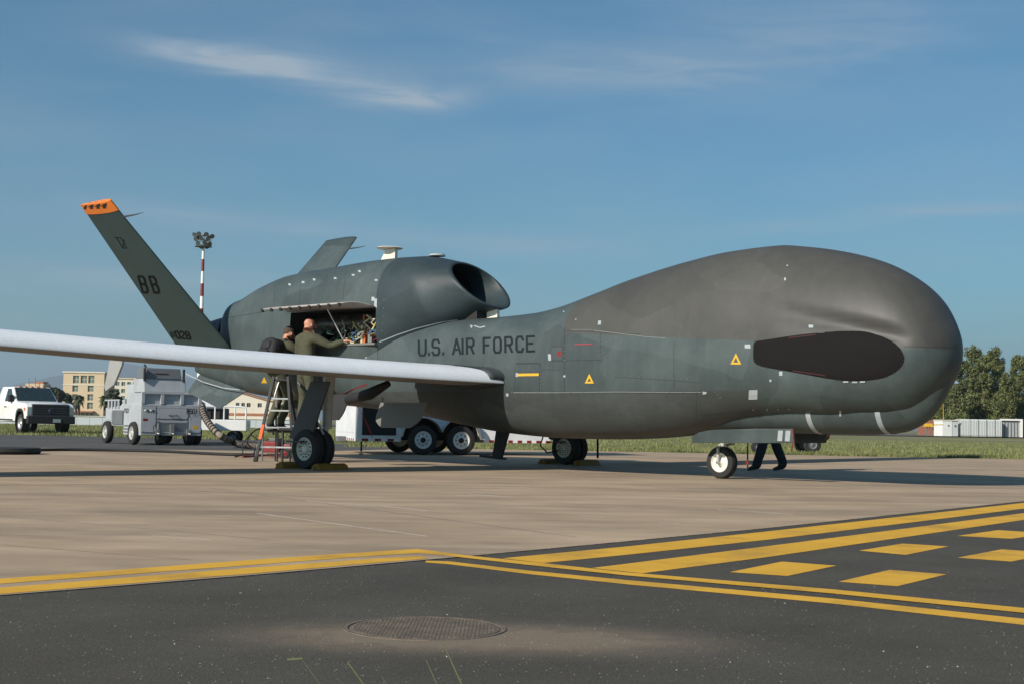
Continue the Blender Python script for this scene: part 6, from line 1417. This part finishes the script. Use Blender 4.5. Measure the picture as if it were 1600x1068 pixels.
mb = MB(); mb.box(0, 1.15*1.1, 0, 2.0, HB, HT-.25, WHITE); mb.build('wall', WHITE, e); mb = MB(); mb.box(-.06, 1.15*1.1+.9, -.06, 2.06, HT-.248, HT-.12, PALEW); mb.build('roof', PALEW, e)
mb = MB(); mb.box(1.28, 2.1, .05, 1.9, HB, HT-.25, CONTW); mb.build('side_wing', CONTW, e)
for x in (.7, 1.6): mb = MB(); mb.box(x, x+.2, -.03, -.002, HB+1.15, HB+1.35, CARTD); mb.build('vent', CARTD, e)
mb = MB(); mb.tube([(.7, 1.0, HT-.12), (.65, 1.0, HT+2.0)], .035, YEL, 6); mb.build('roof_pole', YEL, e)
def brickb(x0, x1, y0, Y, rz, lb, roofc=True):
    a = D(x0, 660, Y); b = D(x1, 660, Y); z1 = CH+(646.6+.0171*(x0+x1)/2-y0)*Y/CF; e = empty('brick_building', (a.x, Y, 0), 0, label=lb, cat='building'); w_ = b.x-a.x
    H = [(w_*(.1+.22*i), w_*(.2+.22*i), .8, z1*.62, 1, 1) for i in range(4)]
    mb = MB(); facade(mb, 0, w_, -.8, z1, H, 0, BRICK, .3); mb.box(.01, w_-.01, .35, 6, -.8, z1-.01, BRICK); mb.build('wall', BRICK, e)
    mb = MB(); mb.prism([(-.3, -.4, z1+.002), (w_+.3, -.4, z1+.002), (w_+.3, 3, z1+1.0), (-.3, 3, z1+1.0)], (0, .0, .15)); mb.build('roof', ROOFO, e)
    for h in H: window(e, h, 0, .3, 1, 1, PALEW, GLASS)
brickb(1452, 1503, 652, 205, 0, 'low red brick building behind the white hut and under the nose')
brickb(1540, 1562, 651, 215, 0, 'small red brick building whose roof shows above the middle of the container'); brickb(1586, 1640, 651, 208, 0, 'red brick building at the right edge behind the container')
# yellow machine
e = empty('yellow_trailer', (D(1446, 670, RY-6).x, RY-6, 0), 0, label='small yellow machine on thin legs between the chin of the aircraft and the hut', cat='machine')
mb = MB(); mb.box(0, 1.1, 0, .9, HB+1.05, HB+1.45, YEL, top=(.1, .3, 0, 0)); mb.build('body', YEL, e, bevel=.05); mb = MB(); mb.tube([(.2, .3, HB), (.3, .3, HB+1.05)], .06, CARTD, 6); mb.tube([(.7, .3, HB), (.6, .3, HB+1.05)], .06, CARTD, 6); mb.tube([(1.1, .3, HB+1.3), (2.2, .3, HB+1.35)], .05, YEL, 6); mb.build('stand', CARTD, e)

# ------------------------------------------------------------------ trees
def leafcloud(name, blobs, n, size, m, parent, flat=.6, seedv=0):
    # leaf tufts: small crossed faces scattered through many irregular clumps
    r = np.random.default_rng(seedv); B = np.array(blobs); wts = (B[:, 3]*B[:, 4]*B[:, 5])**.75; wts /= wts.sum(); k = r.choice(len(B), n, p=wts)
    d = r.normal(size=(n, 3)); d /= np.linalg.norm(d, axis=1)[:, None]; rad = (.35+.65*r.random(n)**.5)[:, None]*(1+.18*r.normal(size=n))[:, None]
    c = B[k, :3]+d*rad*B[k, 3:6]
    nrm = d+.7*r.normal(size=(n, 3)); nrm /= np.linalg.norm(nrm, axis=1)[:, None]
    t = np.cross(nrm, r.normal(size=(n, 3))); t /= np.linalg.norm(t, axis=1)[:, None]; b = np.cross(nrm, t); s = (size*(.55+.9*r.random(n)))[:, None]
    V = np.stack([c-t*s, c+b*s*.7, c+t*s, c-b*s*.7], 1).reshape(-1, 3)
    me = bpy.data.meshes.new(name); me.vertices.add(4*n); me.vertices.foreach_set('co', V.reshape(-1)); me.loops.add(4*n); me.loops.foreach_set('vertex_index', np.arange(4*n)); me.polygons.add(n)
    me.polygons.foreach_set('loop_start', np.arange(n)*4); me.polygons.foreach_set('loop_total', np.full(n, 4)); me.update(); me.validate(); me.materials.append(m)
    o = bpy.data.objects.new(name, me); COL.objects.link(o); o.parent = parent; return o
def tree(x, Y, ptop, pw, label, kind, grp, n=5200, pbot=None):
    p = D(x, 655, Y); zt_ = D(x, ptop, Y).z; w_ = pw*Y/CF/2; e = empty('tree', (p.x, Y, 0), 0, label=label, cat='tree', group=grp); rr_ = random.Random(int(x*7+Y)); B = []
    mb = MB(); mb.tube([(0, 0, -.9), (.05, 0, zt_*.3), (-.1, .1, zt_*.6), (.05, 0, zt_*.88)], [zt_*.03, zt_*.024, zt_*.015, .03], BARK, 8)
    if kind == 'pine':
        base = zt_*.06
        for i in range(46):
            f = (i+.5)/46; z = base+(zt_-base)*f; env = w_*(1.0-.85*max(0, f-.35)/.65)*(0.7+.3*min(1, f/.15)); a = rr_.random()*6.28; q = rr_.uniform(.1, .95)*env; s = rr_.uniform(.26, .5)*w_*(1.05-.6*f)
            B.append((q*math.cos(a), q*math.sin(a), z, s, s, s*rr_.uniform(.8, 1.7))); 
            if i % 4 == 0: mb.tube([(0, 0, z-.5), (q*math.cos(a)*.9, q*math.sin(a)*.9, z)], [.07, .02], BARK, 5)
        for i in range(7): B.append((rr_.uniform(-.5, .5)*w_, rr_.uniform(-.2, .2)*w_, zt_*rr_.uniform(.86, .97), .14*w_, .14*w_, zt_*.06))
    else:
        for i in range(26):
            a = rr_.random()*6.28; q = rr_.random()**.6*w_*.72; z = zt_*rr_.uniform(.42, .86); s = rr_.uniform(.22, .42)*w_; B.append((q*math.cos(a), q*math.sin(a), z, s, s, s*.8))
            if i % 3 == 0: mb.tube([(0, 0, zt_*.3), (q*math.cos(a)*.8, q*math.sin(a)*.8, z)], [.09, .03], BARK, 5)
    mb.build('trunk', BARK, e, smooth=True); leafcloud('crown', B, n, .018*Y*.085 if kind != 'pine' else .115, LEAFP if kind == 'pine' else LEAFD, e, seedv=int(x)); return e
TL = [(1497, 176, 556, 62, 'tall pine just right of the aircraft nose', 8000), (1520, 184, 542, 66, 'tallest pine of the right hand group, with a pointed top beside the nose', 9500), (1538, 178, 558, 50, 'narrow pine between the tallest pine and the split topped one', 6500), (1556, 188, 546, 56, 'pine with a ragged double top in the middle of the right hand group', 8500), (1572, 176, 584, 52, 'lower dark pine in the middle of the right hand group', 6500),
      (1588, 186, 556, 44, 'pine with a thin top third from the right edge', 7000), (1606, 180, 562, 54, 'broad pine cut by the right edge of the picture', 8000), (1480, 196, 610, 50, 'small dark pine half hidden behind the chin of the aircraft', 4000), (1632, 184, 566, 56, 'pine standing outside the right edge beyond the broad one', 3000)]
for (x, Y, t, w_, lb, n_) in TL: tree(x, Y, t, w_, lb, 'pine', 'pines at the right edge', int(n_*2.4))
LT = [(82, 240, 600, 34, 'round dark tree between the pickup and the cream building', 4200), (104, 250, 612, 16, 'small dark tree against the left wall of the cream building', 2200), (178, 230, 603, 22, 'dark tree right of the drooping tail panel', 3200), (70, 260, 607, 22, 'low dark tree behind the pickup bonnet', 2500), (440, 260, 629, 14, 'small dark tree behind the white house, seen through the ladder', 1500)]
for (x, Y, t, w_, lb, n_) in LT: tree(x, Y, t, w_, lb, 'round', 'trees by the left buildings', n_)
def palm(x, Y, ptop, lb):
    p = D(x, 655, Y); zt_ = D(x, ptop, Y).z; e = empty('palm_tree', (p.x, Y, 0), 0, label=lb, cat='palm tree', group='palms by the left buildings'); mb = MB(); hz_ = zt_*.78
    mb.tube([(0, 0, -.1), (.05, 0, hz_*.5), (0, .05, hz_)], [.28, .2, .22], BARK, 8); mb.build('trunk', BARK, e, smooth=True); mb = MB(); rr_ = random.Random(int(x))
    for i in range(64):
        a = rr_.random()*6.28; up = rr_.uniform(-.9, 1.1); ln = zt_*.20*rr_.uniform(.8, 1.25); d = Vector((math.cos(a), math.sin(a), 0)); P = [Vector((0, 0, hz_))+d*(ln*f)+Vector((0, 0, ln*(up*f-.75*f*f))) for f in (0, .25, .5, .75, 1)]; s = Vector((-d.y, d.x, 0))
        vs = []
        for q, w_ in zip(P, (.05, .22, .26, .18, .02)): vs += [q-s*w_-Vector((0, 0, w_*.5)), q, q+s*w_-Vector((0, 0, w_*.5))]
        mb.add(vs, [(3*k+j, 3*k+j+1, 3*k+j+4, 3*k+j+3) for k in range(4) for j in (0, 1)])
    mb.build('crown', LEAFPALM, e, fix=False)
palm(122, 235, 610, 'palm in front of the left windows of the cream building'); palm(163, 225, 611, 'palm right of the cream building, just below the drooping panel'); palm(118, 300, 622, 'short palm behind the one before the cream building')
